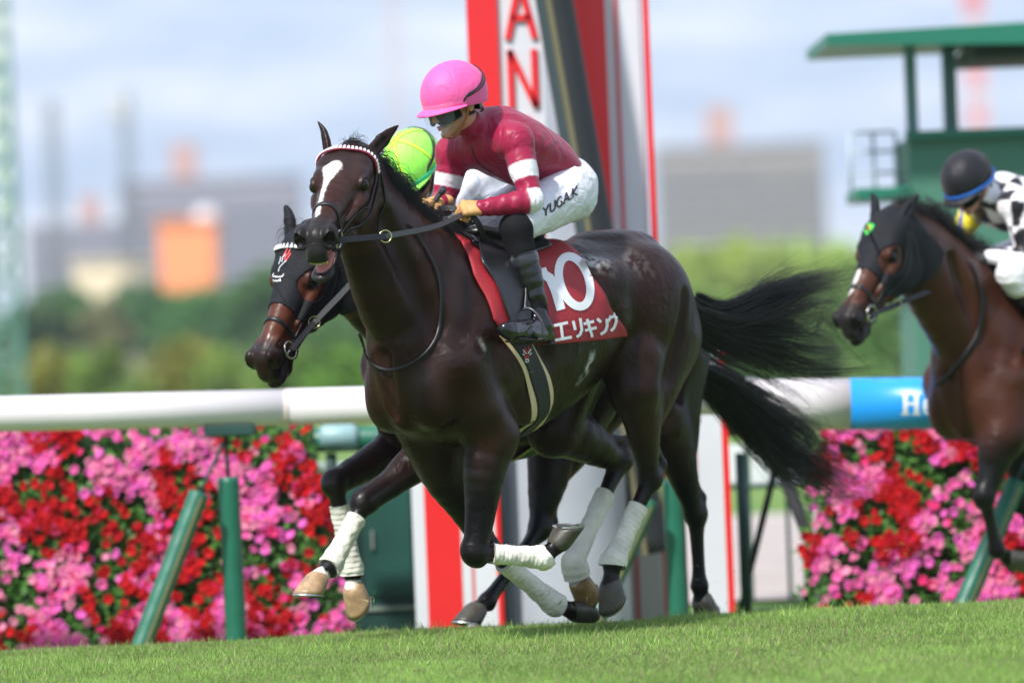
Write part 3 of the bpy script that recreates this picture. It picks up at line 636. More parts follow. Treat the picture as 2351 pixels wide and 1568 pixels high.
def leaf_cloud(P, N, size, g, cols):
    """one pointed leaf (two quads) per point, roughly facing N"""
    n = len(P); r = g.normal(0, 1, (n, 3)); u = np.cross(N, r); u /= np.linalg.norm(u, axis=1)[:, None] + 1e-9; nn_ = N + .6 * g.normal(0, 1, (n, 3)); nn_ /= np.linalg.norm(nn_, axis=1)[:, None]; u = np.cross(nn_, r); u /= np.linalg.norm(u, axis=1)[:, None] + 1e-9; v = np.cross(nn_, u)
    s = size[:, None]; V = np.stack([P, P + (u * .5 + v * .32) * s + nn_ * s * .08, P + u * s, P + (u * .5 - v * .32) * s + nn_ * s * .08], 1).reshape(-1, 3); Q = (np.arange(n)[:, None] * 4 + np.arange(4)).astype(np.int32)
    return V, Q, np.repeat(cols, 4, 0)
COLS = [(.50, .006, .010), (.36, .004, .009), (.80, .13, .40), (.80, .27, .43), (.76, .13, .50), (.70, .035, .17)]
def flower_bank(px0, px1, ytop, d, label, seed, cut=None):
    g = np.random.default_rng(seed); a = W(px0, ytop, d); b = W(px1, ytop, d); x0, x1 = a[0], b[0]; zt = 1.2 + (CY - ytop) / FPX * d - .0; z0 = ground_z(0, d) - .02; Ht = a[2] - z0
    root = empty('flower_bank', ((x0 + x1) / 2, d, z0), label=label, cat='flower bed', group='petunia banks behind the running rail')
    zt_at = lambda x: (lerp(a[2], b[2], (x - x0) / (x1 - x0)) - z0)
    def surf_pt(n):
        x = g.uniform(x0, x1, n); v = g.random(n); z = v * zt_at(x); lump = np.stack([x, z, 0 * x], 1); y = .28 * v + .05 * vnoise(lump, 3.5, 2) + .02 * vnoise(lump, 11, 4)
        # rounded ends
        e = np.minimum(x - x0, x1 - x); y = y + .25 * np.clip(1 - e / .25, 0, 1) ** 2; keep = (e > .19 * v ** 2 + .07 * g.random(n) + .05 * vnoise(lump, 6, 9)); return np.stack([x - (x0 + x1) / 2, y - .1, z], 1)[keep]
    m = MB(); w = x1 - x0
    m.add([(-w / 2 + .12, .12, 0), (w / 2 - .12, .12, 0), (w / 2 - .12, .7, 0), (-w / 2 + .12, .7, 0), (-w / 2 + .2, .30, Ht - .08), (w / 2 - .2, .30, Ht - .08), (w / 2 - .2, .6, Ht - .08), (-w / 2 + .2, .6, Ht - .08)], [(0, 1, 5, 4), (1, 2, 6, 5), (2, 3, 7, 6), (3, 0, 4, 7), (4, 5, 6, 7)])
    m.build('planter_frame', mat('planter', (.02, .035, .015), .9), root)
    n = int(5200 * w * 1.2); P = surf_pt(n); n = len(P); P[:, 1] += g.uniform(-.03, .10, n); c = np.array([.068, .185, .032]) * g.uniform(.5, 1.5, (n, 1)); 
    V, Q, cc = leaf_cloud(P, np.tile([0, -.85, .5], (n, 1)), g.uniform(.025, .05, n), g, c); link('foliage', mesh('foliage', V, Q, cc), LEAF, root, smooth=False, kind='stuff')
    pv, pf = petal_mesh(); n = int(1450 * w); P = surf_pt(n * 2)
    q = np.column_stack([P[:, 0] + P[:, 2] * .7, P[:, 2] - .5 * P[:, 0], 0 * P[:, 0]]); fld = vnoise(q + [3 + seed, 0, 0], 4.6, 21) + .6 * vnoise(q, 11, 23); fl2 = vnoise(q + [9, 0, 0], 5.0, 29) + .6 * vnoise(q, 12, 31)
    keep = (fl2 > -.02) | (g.random(len(P)) < .12); P, fld = P[keep], fld[keep]; P = P[:n]; fld = fld[:n]; n = len(P)
    ci = np.where(fld + .12 * g.normal(0, 1, n) > .12, g.choice([0, 0, 1, 5], n, p=[.4, .2, .34, .06]), g.choice([2, 3, 4, 5], n, p=[.34, .30, .28, .08]))
    P[:, 1] -= .045 + .03 * g.random(n); nv = len(pv); order = g.permutation(n); V = []; C_ = []; Fs = []; meshes = {}
    for c_i, idx_ in enumerate(order):
        ca, sa = math.cos(g.uniform(-.7, .7)), 0; ry = g.uniform(0, 6.28); tz = g.uniform(-.75, .75); tx = g.uniform(-.75, .35); s = g.uniform(.52, .88)
        if c_i < 100:
            k = int(ci[idx_]) 
            if k not in meshes:
                me = mesh('flower', pv, pf, np.tile(COLS[k], (nv, 1))); me.materials.append(PETAL); meshes[k] = me
            o = bpy.data.objects.new('flower', meshes[k]); COL.objects.link(o); o.parent = root; o.location = P[idx_]; o.rotation_euler = (tx, ry, tz); o.scale = (s, s, s)
        else:
            cx, sx, cy, sy, cz, sz = math.cos(tx), math.sin(tx), math.cos(ry), math.sin(ry), math.cos(tz), math.sin(tz)
            R = np.array([[cz, -sz, 0], [sz, cz, 0], [0, 0, 1]]) @ np.array([[1, 0, 0], [0, cx, -sx], [0, sx, cx]]) @ np.array([[cy, 0, sy], [0, 1, 0], [-sy, 0, cy]])
            b0 = len(V) * nv; V.append(pv @ R.T * s + P[idx_]); C_.append(np.tile(np.array(COLS[int(ci[idx_])]) * g.uniform(.8, 1.15), (nv, 1))); Fs += [tuple(i + b0 for i in f) for f in pf]
    link('flower_mass', mesh('flower_mass', np.vstack(V), Fs, np.clip(np.vstack(C_), 0, 1)), PETAL, root, smooth=False, kind='stuff')
flower_bank(-260, 800, 968, 29.6, 'red and pink petunia bank under the white rail at the left', 3)
flower_bank(-1500, -330, 1010, 29.6, 'red and pink petunia bank far along the rail beyond the left edge', 5)
flower_bank(1815, 2560, 965, 29.6, 'red and pink petunia bank under the blue printed sleeve at the right', 8)
# ---------------------------------------------------------------- winning post and things by the rail
RED = mat('post_red', (.62, .012, .016), .4, noise=(2, .06)); PWH = mat('post_white', (.55, .56, .61), .45, noise=(2, .05)); GRY = mat('post_grey', (.34, .36, .42), .5, noise=(3, .1)); PRD = mat('post_pink_line', (.50, .10, .12), .5); BLK = mat('black_pad', (.010, .013, .016), .55, noise=(5, .2))
def winning_post():
    d = 30.6; k = FPX / d; c = W(1330, 1500, d); z0 = ground_z(0, d); root = empty('winning_post', (c[0], d, z0), label='tall red and white winning post with vertical lettering behind the jockeys', cat='winning post')
    X = lambda px, y=300: W(px, y, d)[0] - c[0]
    m = MB(); m.box((X(1287), .28, 2.6), (.88, .5, 5.2), bev=.01); m.build('column', PWH, root)
    for (a, b, mt_, nm, th) in ((1081, 1152, RED, 'red_panel', .024), (1320, 1399, RED, 'red_panel', .024), (1419, 1428, PRD, 'red_line', .014), (1486, 1500, RED, 'red_edge', .03), (1253, 1320, GRY, 'grey_panel', .020)):
        m = MB(); m.box(((X(a) + X(b)) / 2, .03 - th / 2, 2.6), (X(b) - X(a), th, 5.2)); m.build(nm, mt_, root)
    # vertical lettering H A N S H I N, one capital below the other; the frame shows A, N and the head of S
    m = MB()
    def stroke(P, w):
        for a, b in zip(P[:-1], P[1:]):
            a = np.array(a, float); b = np.array(b, float); t = unit(b - a); n = np.array([-t[1], t[0]]) * w / 2; a = a - t * w * .12; b = b + t * w * .12; q = [a - n, b - n, b + n, a + n]
            V = [(p[0], y, p[1]) for y in (.029, .012) for p in q]; m.add(V, [(0, 1, 2, 3), (7, 6, 5, 4), (0, 4, 5, 1), (1, 5, 6, 2), (2, 6, 7, 3), (3, 7, 4, 0)])
    zf = lambda py: W(1200, py, d)[2] - z0; cx_ = X(1205); hw = .070
    def glyph(ch, ya, yb):
        zt, zb = zf(ya), zf(yb); u = lambda a, b: (cx_ + (a - .5) * 2 * hw, zb + b * (zt - zb)); w = .034
        G = dict(A=[[(0, 0), (.5, 1), (1, 0)], [(.2, .36), (.8, .36)]], N=[[(.05, 0), (.05, 1), (.95, 0), (.95, 1)]], S=[[(.95, .85), (.6, 1), (.2, .92), (.06, .74), (.3, .55), (.75, .45), (.94, .26), (.75, .05), (.35, 0), (.05, .15)]], H=[[(.05, 0), (.05, 1)], [(.95, 0), (.95, 1)], [(.05, .5), (.95, .5)]], I=[[(.5, 0), (.5, 1)]])[ch]
        for s in G: stroke([u(*p) for p in s], w)
    for i, ch in enumerate('HANSHIN'): glyph(ch, -42 - 158 + 158 * i, 88 - 158 + 158 * i)
    m.build('lettering', RED, root)
    # base: two broad striped uprights in front and a pale drum between them
    for (a, b, parts) in ((955, 1150, ((955, 983, PWH), (983, 1062, RED), (1062, 1083, PWH), (1083, 1091, PRD), (1091, 1140, PWH), (1140, 1152, RED))), (1588, 1668, ((1580, 1598, RED), (1598, 1655, PWH), (1655, 1670, RED)))):
        m = MB(); a0, b0 = X(a, 1250), X(b, 1250); m.box(((a0 + b0) / 2, -.60, .75), (b0 - a0 - .004, .28, 1.5)); m.build('base_upright', PWH, root)
        for (p, q, mt_) in parts:
            m = MB(); p0, q0 = X(p, 1250), X(q, 1250); m.box(((p0 + q0) / 2, -.752, .75), (q0 - p0, .018 + (.006 if mt_ is RED else 0), 1.5)); m.build('base_stripe', mt_, root)
    P = np.array([(X(1300, 1250), -.42, z) for z in np.linspace(0, 1.05, 12)]); V, Fa = tube(P, .32, 48); link('drum', mesh('drum', V, Fa), GRY, root)
    # leaning padded pole in front of the column
    A = W(1262, -60, 30.2); B = W(1395, 700, 30.2); r2 = empty('leaning_pole', (B[0], 30.2, z0), label='black padded pole with a tan stripe leaning across the winning post', cat='pole'); o = np.array([B[0], 30.2, z0]); A2 = A + (A - B) * .3; B2 = B + (B - A) * .75
    P = along([A2 - o, B2 - o], np.linspace(0, 1, 50)); V, Fa = tube(P, .098, 24); pole = link('pad', mesh('pad', V, Fa), BLK, r2); dd = unit(B2 - A2); s_ = unit(np.cross(dd, [0, 1, 0])); s_ = s_ if s_[0] > 0 else -s_
    for (f, w, mt_, nm) in ((-.33, .035, mat('dull_tan', (.11, .10, .055), .7), 'tan_stripe'), (-.72, .05, mat('slate_pad', (.03, .05, .06), .6), 'slate_stripe')):
        o_ = unit(s_ * f + np.array([0, -1, 0]) * math.sqrt(1 - f * f)) * .098; V, Fa = strap(P + o_, np.repeat([o_], 50, 0), w, .004); link(nm, mesh(nm, V, Fa), mt_, r2, smooth=False)
winning_post()
def gear():
    d = 30.4; z0 = ground_z(0, d)
    # green padded barrier
    c = W(1100, 1010, d); r = empty('padded_barrier', (c[0], d, z0), label='green padded barrier bar below the white rail', cat='barrier'); o = np.array([c[0], d, z0])
    V, Fa = tube(np.array([W(x, 1010 - .039 * (x - 760), d) for x in (672, 690, 900, 1300, 1740, 1758)]) - o, [.045, .062, .064, .064, .062, .045], 24); link('bar', mesh('bar', V, Fa), GREEN, r)
    V, Fa = tube(np.array([W(x, 1004 - .039 * (x - 760), d - .03) for x in (735, 745, 810, 822)]) - o, [.05, .066, .066, .05], 24); link('grey_sleeve', mesh('grey_sleeve', V, Fa), mat('grey_sleeve', (.22, .36, .38), .45), r)
    for x in (760, 1150, 1700): m = MB(); p = W(x, 1040, d) - o; m.tube([p, (p[0], p[1], 0)], .028, 12); m.build('leg', DKG, r, True)
    # cabinet
    d = 31; a = W(712, 1250, d); b = W(958, 1250, d); w = b[0] - a[0]; r = empty('cabinet', ((a[0] + b[0]) / 2, d, z0), label='dark green metal cabinet with pale top edge between flowers and winning post', cat='cabinet')
    hh = W(830, 1082, d)[2] - z0; m = MB(); m.box((0, .3, hh / 2), (w, .6, hh - .002), bev=.012); m.build('cabinet_body', DKG, r)
    m = MB(); m.box((0, .28, hh + .022), (w + .03, .66, .045), bev=.006); m.build('cabinet_top', mat('top_rim', (.22, .28, .24), .5), r)
    for s in (-.24, .24): m = MB(); m.box((s * w, -.006, hh * .58), (w * .42, .012, hh * .62), bev=.004); dr = m.build('cabinet_door', mat('door_green', (.012, .065, .052), .4, noise=(3, .25)), r); m = MB(); m.box((s * w * .35, -.022, hh * .6), (.014, .022, .10), bev=.003); m.build('handle', mat('steel', (.5, .5, .5), .35, metal=.8), dr)
    m = MB(); m.box((0, -.008, hh * .20), (w * .96, .016, .02)); m.build('trim', mat('top_rim', 0), r)
    # white screen panels and a slim black stand to the right
    d = 33.5; z1 = ground_z(0, d); c = W(1760, 1100, d); r = empty('screen_panel', (c[0], d, z1), label='white panel screen on a dark green frame right of the winning post', cat='screen'); o = np.array([c[0], d, z1])
    for (x0, x1) in ((1668, 1712), (1722, 1800), (1810, 1850)):
        m = MB(); p = W((x0 + x1) / 2, 1065, d) - o; m.box((p[0], 0, p[2]), ((x1 - x0) / FPX * d, .03, .22), bev=.004); m.build('panel', mat('panel_white', (.62, .66, .66), .6), r)
    for x in (1664, 1717, 1805, 1855): p = W(x, 1100, d) - o; m = MB(); m.box((p[0], .0, (p[2] + .22) / 2), (.022, .045, p[2] + .22)); m.build('post', DKG, r)
    p0, p1 = W(1664, 1118, d) - o, W(1855, 1111, d) - o; m = MB(); m.tube([p0 + [0, -.03, 0], p1 + [0, -.03, 0]], .014, 8); m.build('rail', DKG, r, True)
    d = 30.2; c = W(1900, 1390, d); r = empty('black_trestle', (c[0], d, ground_z(0, d)), label='black leaning trestle beside the right flower bank', cat='trestle'); o = np.array([c[0], d, ground_z(0, d)]); bm_ = mat('black_mesh', (.022, .022, .026), .8, bump=(60, .6))
    for (x0, y0, x1, y1, dd, w) in ((1785, 1055, 1925, 1400, 0, .036), (1860, 1250, 1858, 1410, .25, .03), (1785, 1055, 1700, 1400, .5, .018)):
        m = MB(); m.tube([W(x0, y0, d) - o, W(x1, y1, d + dd) - o], w, 10); m.build('leg', bm_, r, True)
    # path beyond the rail
    V = []; pts = [(1500, 1205), (2300, 1170), (2300, 1470), (1500, 1500)]
    ya, yb = 33.5, 49.0; V = [(x, y, float(ground_z(x, y)) + .02) for x, y in ((-2, ya), (7, ya), (8.9, yb), (-3, yb))]
    link('path', mesh('path', V, [(0, 1, 2, 3)]), mat('path_stone', (.36, .31, .29), .9, noise=(1.5, .12)), smooth=False, kind='structure')
    # white box fence low line behind the hind legs
    d = 31.2; c = W(1490, 1300, d); r = empty('equipment_box', (c[0], d, z0), label='cream and dark green equipment box behind the bandaged hind legs', cat='box'); m = MB(); m.box((0, .2, .30), (.34, .4, .56), bev=.02); m.build('box_body', mat('cream', (.45, .41, .34), .6, noise=(4, .2)), r); m = MB(); m.box((0, .2, .615), (.38, .44, .07), bev=.01); m.build('lid', DKG, r)
gear()
# ---------------------------------------------------------------- judge's stand at the right
def stand():
    d = 36.0; c = W(2230, 600, d); z0 = ground_z(0, d); r = empty('viewing_stand', (c[0], d, z0), label='green roofed viewing stand on posts behind the rear jockey', cat='stand'); o = np.array([c[0], d, z0])
    gm = mat('stand_green', (.008, .135, .085), .45, noise=(1, .08)); gw = mat('stand_wall', (.045, .155, .105), .6, noise=(1.5, .08)); st_ = mat('stand_post', (.12, .25, .26), .5)
    A, B = W(1878, 111, d) - o, W(2760, 74, d) - o; w = B[0] - A[0]; m = MB()
    m.add([(A[0], -1.0, A[2] - .035), (B[0], -1.0, B[2] - .11), (B[0], 1.4, B[2] + .0), (A[0], 1.4, A[2] - .01), (A[0], -1.0, A[2] + .035), (B[0], -1.0, B[2] + .075), (B[0], 1.4, B[2] + .10), (A[0], 1.4, A[2] + .05)], [(0, 1, 2, 3), (7, 6, 5, 4), (0, 4, 5, 1), (1, 5, 6, 2), (2, 6, 7, 3), (3, 7, 4, 0)]); m.build('roof', gm, r)
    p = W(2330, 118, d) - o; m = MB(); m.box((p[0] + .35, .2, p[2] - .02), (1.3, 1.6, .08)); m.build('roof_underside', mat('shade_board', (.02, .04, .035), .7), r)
    for x, dy, wd_ in ((2083, -.2, .07), (2184, .25, .085), (2500, -.2, .07)): p = W(x, 128, d) - o; q = W(x + 8, 325, d) - o; m = MB(); m.box((q[0], dy, (p[2] + q[2]) / 2), (wd_, wd_, p[2] - q[2] + .12)); m.build('post', st_, r)
    a, b = W(2074, 322, d) - o, W(2500, 305, d) - o; m = MB(); m.box(((a[0] + b[0]) / 2, .25, a[2] / 2 + .15), (b[0] - a[0], 1.4, a[2] - .3), bev=.01); m.build('wall', gw, r)
    m = MB(); m.box(((a[0] + b[0]) / 2, -.49, a[2] + .01), (b[0] - a[0] + .04, .09, .05)); m.build('sill', gm, r)
    a, b = W(1955, 452, d) - o, W(2080, 447, d) - o; m = MB(); m.box(((a[0] + b[0]) / 2, .0, a[2]), (b[0] - a[0], 1.1, .075), bev=.01); m.build('ledge', gm, r)
    m = MB(); 
    for x in (1960, 2015, 2068): p = W(x, 300, d) - o; q = W(x + 6, 448, d) - o; m.tube([(q[0], .5, q[2]), (q[0], .5, p[2])], .012, 6)
    for y in (300, 345, 395): p = W(1960, y, d) - o; q = W(2068, y - 4, d) - o; m.tube([(p[0], .5, p[2]), (q[0], .5, q[2])], .010, 6)
    m.build('side_railing', mat('pale_steel', (.40, .48, .54), .5), r, True)
    for x in (2095, 2300): p = W(x, 455, d) - o; m = MB(); m.box((p[0], .2, p[2] / 2), (.08, .08, p[2])); m.build('leg', st_, r)
stand()
# ---------------------------------------------------------------- far background: towers, flats, trees, hedges
def building(px0, px1, ytop, d, label, colr, depth=14, tower=None, roofc=None, win=True, name='apartment_building', ybase=700):
    a, b = W(px0, ytop, d), W(px1, ytop, d); c = (a + b) / 2; w = b[0] - a[0]; z0 = ground_z(0, d) - .3; hh = c[2] - z0; r = empty(name, (c[0], d, z0), label=label, cat='building'); wm = mat('wall_%d_%d' % (px0, ytop), colr, .85, noise=(.15, .08))
    m = MB(); m.box((0, depth / 2, hh / 2), (w, depth, hh)); m.build('wall', wm, r)
    m = MB(); m.box((0, depth / 2, hh + .3), (w + .8, depth + .8, .6)); m.build('roof', mat('roof_%d' % px0, roofc or tuple(.8 * x for x in colr), .9), r)
    if tower:
        p, q, yt = tower; a2, b2 = W(p, yt, d), W(q, yt, d); m = MB(); m.box(((a2[0] + b2[0]) / 2 - c[0], depth / 2, (a2[2] - z0 + hh) / 2 + .3), (b2[0] - a2[0], depth * .6, a2[2] - z0 - hh - .55)); m.build('roof_tower', mat('tower_%d' % px0, (.52, .30, .26), .85), r)
    if win:
        fl = max(2, int(hh / 3.1)); nb = max(3, int(w / 5.5)); wm2 = mat('window_band', (.05, .055, .07), .3); bal = mat('balcony_%d' % px0, tuple(min(1, 1.75 * x) for x in colr), .8); n = 0
        for f in range(fl):
            m = MB(); m.box((0, -.55, 3.1 * f + .9), (w * .97, 1.1, 1.0)); m.build('balcony', bal, r)
            for k in range(nb):
                if n < 95 and (k + f) % 1 == 0: m = MB(); m.box((-w / 2 + (k + .5) * w / nb, -.03, 3.1 * f + 2.1), (w / nb * .62, .06, 1.2)); m.build('window', wm2, r, group=None); n += 1
    return r
D1 = 1500
building(272, 690, 415, D1, 'long grey apartment block with a pinkish roof tower at the left', (.22, .20, .24), tower=(388, 448, 330))
building(60, 268, 520, D1 + 60, 'low mauve apartment block at the far left behind the masts', (.24, .22, .26), tower=(180, 225, 450))
building(1505, 1890, 338, D1, 'grey banded apartment block with pink roof tower right of the winning post', (.23, .20, .18), tower=(1622, 1682, 245))
building(168, 330, 606, 700, 'low cream building in front of the grey blocks', (.78, .62, .45), win=False, name='low_building', depth=10)
building(362, 490, 515, 640, 'bright orange building with a white dome on its roof', (.95, .30, .12), win=False, name='orange_building', depth=9)
dm = W(468, 512, 640); F_ = []; V_ = []
V_, F_ = tube([dm + [0, 4.5, t * 1.9] for t in np.linspace(0, 1, 10)], [max(.02, 1.6 * math.sqrt(1 - t * t)) for t in np.linspace(0, 1, 10)], 20)
orb = bpy.data.objects['orange_building']; link('roof_dome', mesh('roof_dome', np.array(V_) - np.array(orb.location), F_), mat('dome_white', (.6, .6, .64), .5), orb)
def mast(px, yt, d, w, label, m_, head=None, name='lattice_mast', bands=None):
    a = W(px, yt, d); z0 = ground_z(0, d); h_ = a[2] - z0; r = empty(name, (a[0], d, z0), label=label, cat='mast'); m = MB()
    for sx in (-1, 1):
        for sy in (-1, 1): m.tube([(sx * w / 2, sy * w / 2, 0), (sx * w * .35, sy * w * .35, h_)], w * .07, 6)
    n = max(6, int(h_ / (w * 1.4)))
    for i in range(n):
        t0, t1 = i / n, (i + 1) / n; q = lambda t, s, u: (s * w * (.5 - .15 * t), u * w * (.5 - .15 * t), h_ * t)
        for u in (-1, 1): m.tube([q(t0, -1, u), q(t1, 1, u)], w * .05, 5); m.tube([q(t0, 1, u), q(t1, -1, u)], w * .05, 5); m.tube([q(t1, -1, u), q(t1, 1, u)], w * .05, 5)
    m.build('lattice', m_, r)
    if bands:
        for i in range(bands[0]): m = MB(); m.box((0, 0, h_ * (.45 + .55 * (i + .5) / bands[0])), (w * .86, w * .86, h_ * .55 / bands[0] * .5)); m.build('panel', bands[1], r)
    if head: m = MB(); m.box((head[0], 0, h_ - head[2] / 2), (head[1], w, head[2]), bev=.2); m.build('lamp_head', mat('lamp_head', (.50, .50, .54), .6), r)
    return r
gm_ = mat('mast_grey', (.14, .15, .17), .7)
mast(118, 235, 900, 2.2, 'dark lattice mast at the left above the low mauve block', gm_); mast(287, 215, 700, 1.5, 'lighting mast with a pale lamp head left of the grey block', gm_, head=(-1.0, 2.6, 3.2), name='lighting_mast')
mast(900, -40, 1700, 4.5, 'faint tall mast in the sky between the left flats and the winning post', mat('faint_mast', (.62, .5, .5), .7)); mast(2232, -40, 1500, 6, 'faint red and white tower seen through the viewing stand', mat('faint_mast2', (.75, .6, .6), .7), bands=(5, mat('mast_red', (.7, .12, .14), .6)), name='red_white_tower')
mast(-22, -120, 110, .62, 'green and white banded tower cut by the left edge', mat('tower_green', (.10, .24, .19), .6), bands=(9, mat('tower_pale', (.55, .62, .58), .7)), name='banded_tower')
def tree(px, ytop, d, wpx, label, colr, seed, n=2600, name='tree', group=None, low=.25, kind='tree', flat=1.0, g_=None):
    g = np.random.default_rng(seed); a = W(px, ytop, d); k = d / FPX; z0 = ground_z(0, d); hh = a[2] - z0; rx = wpx * k / 2; r = empty(name, (a[0], d, z0), label=label, cat=kind, group=group)
    m = MB(); m.tube([(0, 0, 0), (.03 * hh, 0, hh * .35), (0, 0, hh * .75)], [.05 * hh, .035 * hh, .01 * hh], 8)
    for i in range(5): an = i * 1.3 + seed; m.tube([(0, 0, hh * (.25 + .08 * i)), (rx * .6 * math.cos(an), rx * .5 * math.sin(an), hh * (.55 + .06 * i))], [.018 * hh, .005 * hh], 6)
    m.build('trunk', mat('bark', (.08, .06, .045), .9), r, True)
    nc = 14; cs = np.column_stack([g.uniform(-.75, .75, nc) * rx, g.uniform(-.7, .7, nc) * rx, hh * g.uniform(low + .12, .86, nc)]); cs[0] = (0, 0, hh * .82); rs = g.uniform(.25, .45, nc) * min(rx, hh * .6) * 1.1
    pc = g.integers(0, nc, n); v = g.normal(0, 1, (n, 3)); v /= np.linalg.norm(v, axis=1)[:, None]; P = cs[pc] + v * (rs[pc] * g.uniform(.6, 1.05, n) ** .5)[:, None]; ok = (P[:, 2] > hh * low * .6) & (P[:, 2] < hh * 1.02); P, v, pc = P[ok], v[ok], pc[ok]
    tone = g.uniform(.7, 1.35, nc)[pc][:, None] * g.uniform(.75, 1.3, (len(P), 1)); V, Q, cc = leaf_cloud(P, v, g.uniform(.055, .11, len(P)) * hh * 1.15, g, np.clip(np.array(colr) * tone, 0, 1))
    link('crown', mesh('crown', V, Q, cc), LEAF, r, smooth=False)
tr = [(60, 700, 330, 150, (.045, .085, .03)), (150, 655, 400, 170, (.05, .11, .03)), (250, 690, 380, 150, (.12, .12, .045)), (330, 650, 420, 190, (.045, .11, .03)), (440, 660, 380, 170, (.05, .13, .03)), (530, 650, 420, 150, (.05, .12, .035)), (610, 600, 380, 150, (.07, .15, .035)), (700, 590, 420, 190, (.08, .17, .035)), (800, 640, 400, 180, (.08, .17, .03)), (900, 640, 420, 200, (.07, .15, .03)), (1010, 650, 400, 180, (.07, .15, .03)), (1480, 600, 420, 170, (.24, .33, .07)), (1570, 560, 380, 170, (.36, .46, .09)), (1670, 548, 400, 180, (.40, .50, .09)), (1770, 552, 380, 170, (.38, .49, .10)), (1870, 560, 400, 170, (.32, .43, .09)), (1960, 560, 420, 180, (.30, .44, .09)), (2060, 570, 400, 160, (.14, .22, .05))]
wh = ['dark green', 'mid green', 'olive', 'broad dark green', 'rounded green', 'green', 'taller fresh green', 'fresh green', 'light green', 'wide green', 'green', 'pale green', 'yellow green', 'bright yellow green', 'pale yellow green', 'soft yellow green', 'hazy yellow green', 'dull green']
pl = ['beside the banded tower', 'below the dark mast', 'below the cream building', 'left of the orange building', 'below the orange building', 'right of the orange building', 'below the end of the left flats', 'behind the masked horse', 'behind the leading horse head', 'behind the leading horse neck', 'hidden partly by the front horses', 'directly right of the winning post', 'below the left end of the banded flats', 'below the middle of the banded flats', 'below the right end of the banded flats', 'above the flying tail', 'left of the viewing stand', 'under the viewing stand']
for i, (px, yt, d, w, c) in enumerate(tr): tree(px, yt, d, w, '%s tree %s' % (wh[i], pl[i]), c if i > 10 else tuple(1.35 * q for q in c), i + 1, group='blurred trees across the infield')
hz = [(-40, 800, 120), (110, 790, 130), (250, 800, 125), (390, 785, 140), (520, 800, 125), (650, 790, 130), (790, 780, 120), (920, 770, 130), (1040, 780, 120), (1560, 660, 150), (1680, 690, 140), (1800, 700, 150), (1900, 650, 145), (2010, 640, 140), (2120, 640, 150)]
hw_ = ['far left under the banded tower', 'left of the mast line', 'below the cream building', 'below the orange building', 'left of the masked horse muzzle', 'under the masked horse muzzle', 'right of the masked horse muzzle', 'behind the leading horse chest', 'behind the leading horse shoulder', 'beside the dark croup', 'above the tail root', 'behind the upper tail hair', 'behind the tail tips', 'before the rear horse muzzle', 'behind the rear horse throat']
hc = [(.14, .20, .035), (.22, .22, .04), (.16, .24, .05), (.24, .24, .05), (.18, .26, .05), (.14, .24, .04), (.13, .26, .04), (.12, .24, .04), (.12, .22, .04), (.15, .26, .07), (.11, .22, .06), (.13, .24, .08), (.17, .27, .08), (.15, .27, .08), (.11, .21, .08)]
for i, (px, yt, d) in enumerate(hz): tree(px, yt, d, 190, 'low clipped shrub %s' % hw_[i], hc[i], 50 + i, n=1500, name='shrub', group='low infield shrubs', low=.0, kind='shrub')
def far_wood():
    g = np.random.default_rng(77); n = 26000; x = g.uniform(-420, 420, n); y = g.uniform(455, 520, n); top = 5.0 + 2.2 * vnoise(np.stack([x, y, 0 * x], 1), .03, 5) + 1.6 * vnoise(np.stack([x, y, 0 * x], 1), .11, 6); z = top * g.random(n) ** .6
    P = np.stack([x, y, z - .5], 1); c = np.array([.07, .13, .035]) * g.uniform(.6, 1.5, (n, 1)) * (1 + .5 * vnoise(P, .05, 9))[:, None]; V, Q, cc = leaf_cloud(P, np.tile([0, -.8, .6], (n, 1)), g.uniform(.7, 1.5, n), g, np.clip(c, 0, 1))
    link('far_wood', mesh('far_wood', V, Q, cc), LEAF, smooth=False, kind='stuff', label='distant line of green woodland across the infield', cat='woodland')
far_wood()
def haze():
    m = bpy.data.materials.new('haze'); m.use_nodes = True; t = m.node_tree; t.nodes.clear(); v = nn(t, 'ShaderNodeVolumePrincipled'); v.inputs['Color'].default_value = (.80, .88, 1, 1); v.inputs['Density'].default_value = .00021; v.inputs['Anisotropy'].default_value = .2
    o = nn(t, 'ShaderNodeOutputMaterial'); t.links.new(v.outputs[0], o.inputs['Volume']); b = MB(); b.box((0, 1650, 99), (1860, 3340, 202)); b.build('haze', m, kind='stuff', label='thin pale blue haze over the whole racecourse', cat='haze')
if HAZE: haze()
# ---------------------------------------------------------------- tack and hair helpers
def vec(fr, w): w = np.array(w, float); return np.array([w @ fr.F, w @ fr.L, w[2]])
def cast_px(fr, S, px, py, off=.004, l=None):
    """where the line of sight through a measured point of the photo meets a modelled surface"""
    o = np.array([0, 0, CH]) - fr.O; d = ray(px, py); o, d = vec(fr, o), unit(vec(fr, d)); q, n = S.cast(o, d, off)
    if q is None: return (fr.hp(px, py, l if l is not None else .25), np.array([0, 1., 0]))
    return q, n
def cyl(S, f, ph, zc=1.22, off=.006):
    d = np.array([0, math.sin(ph), math.cos(ph)]); o = np.array([f, 0, zc]); q, n = S.cast(o + d * .53, -d, off)
    if q is None: return o + d * .3, d
    return q, n
def px_fphi(fr, S, pts, zc=1.22):
    r = []
    for (x, y) in pts: q, n = cast_px(fr, S, x, y); r.append((q[0], math.atan2(q[1], q[2] - zc)))
    return np.array(r)
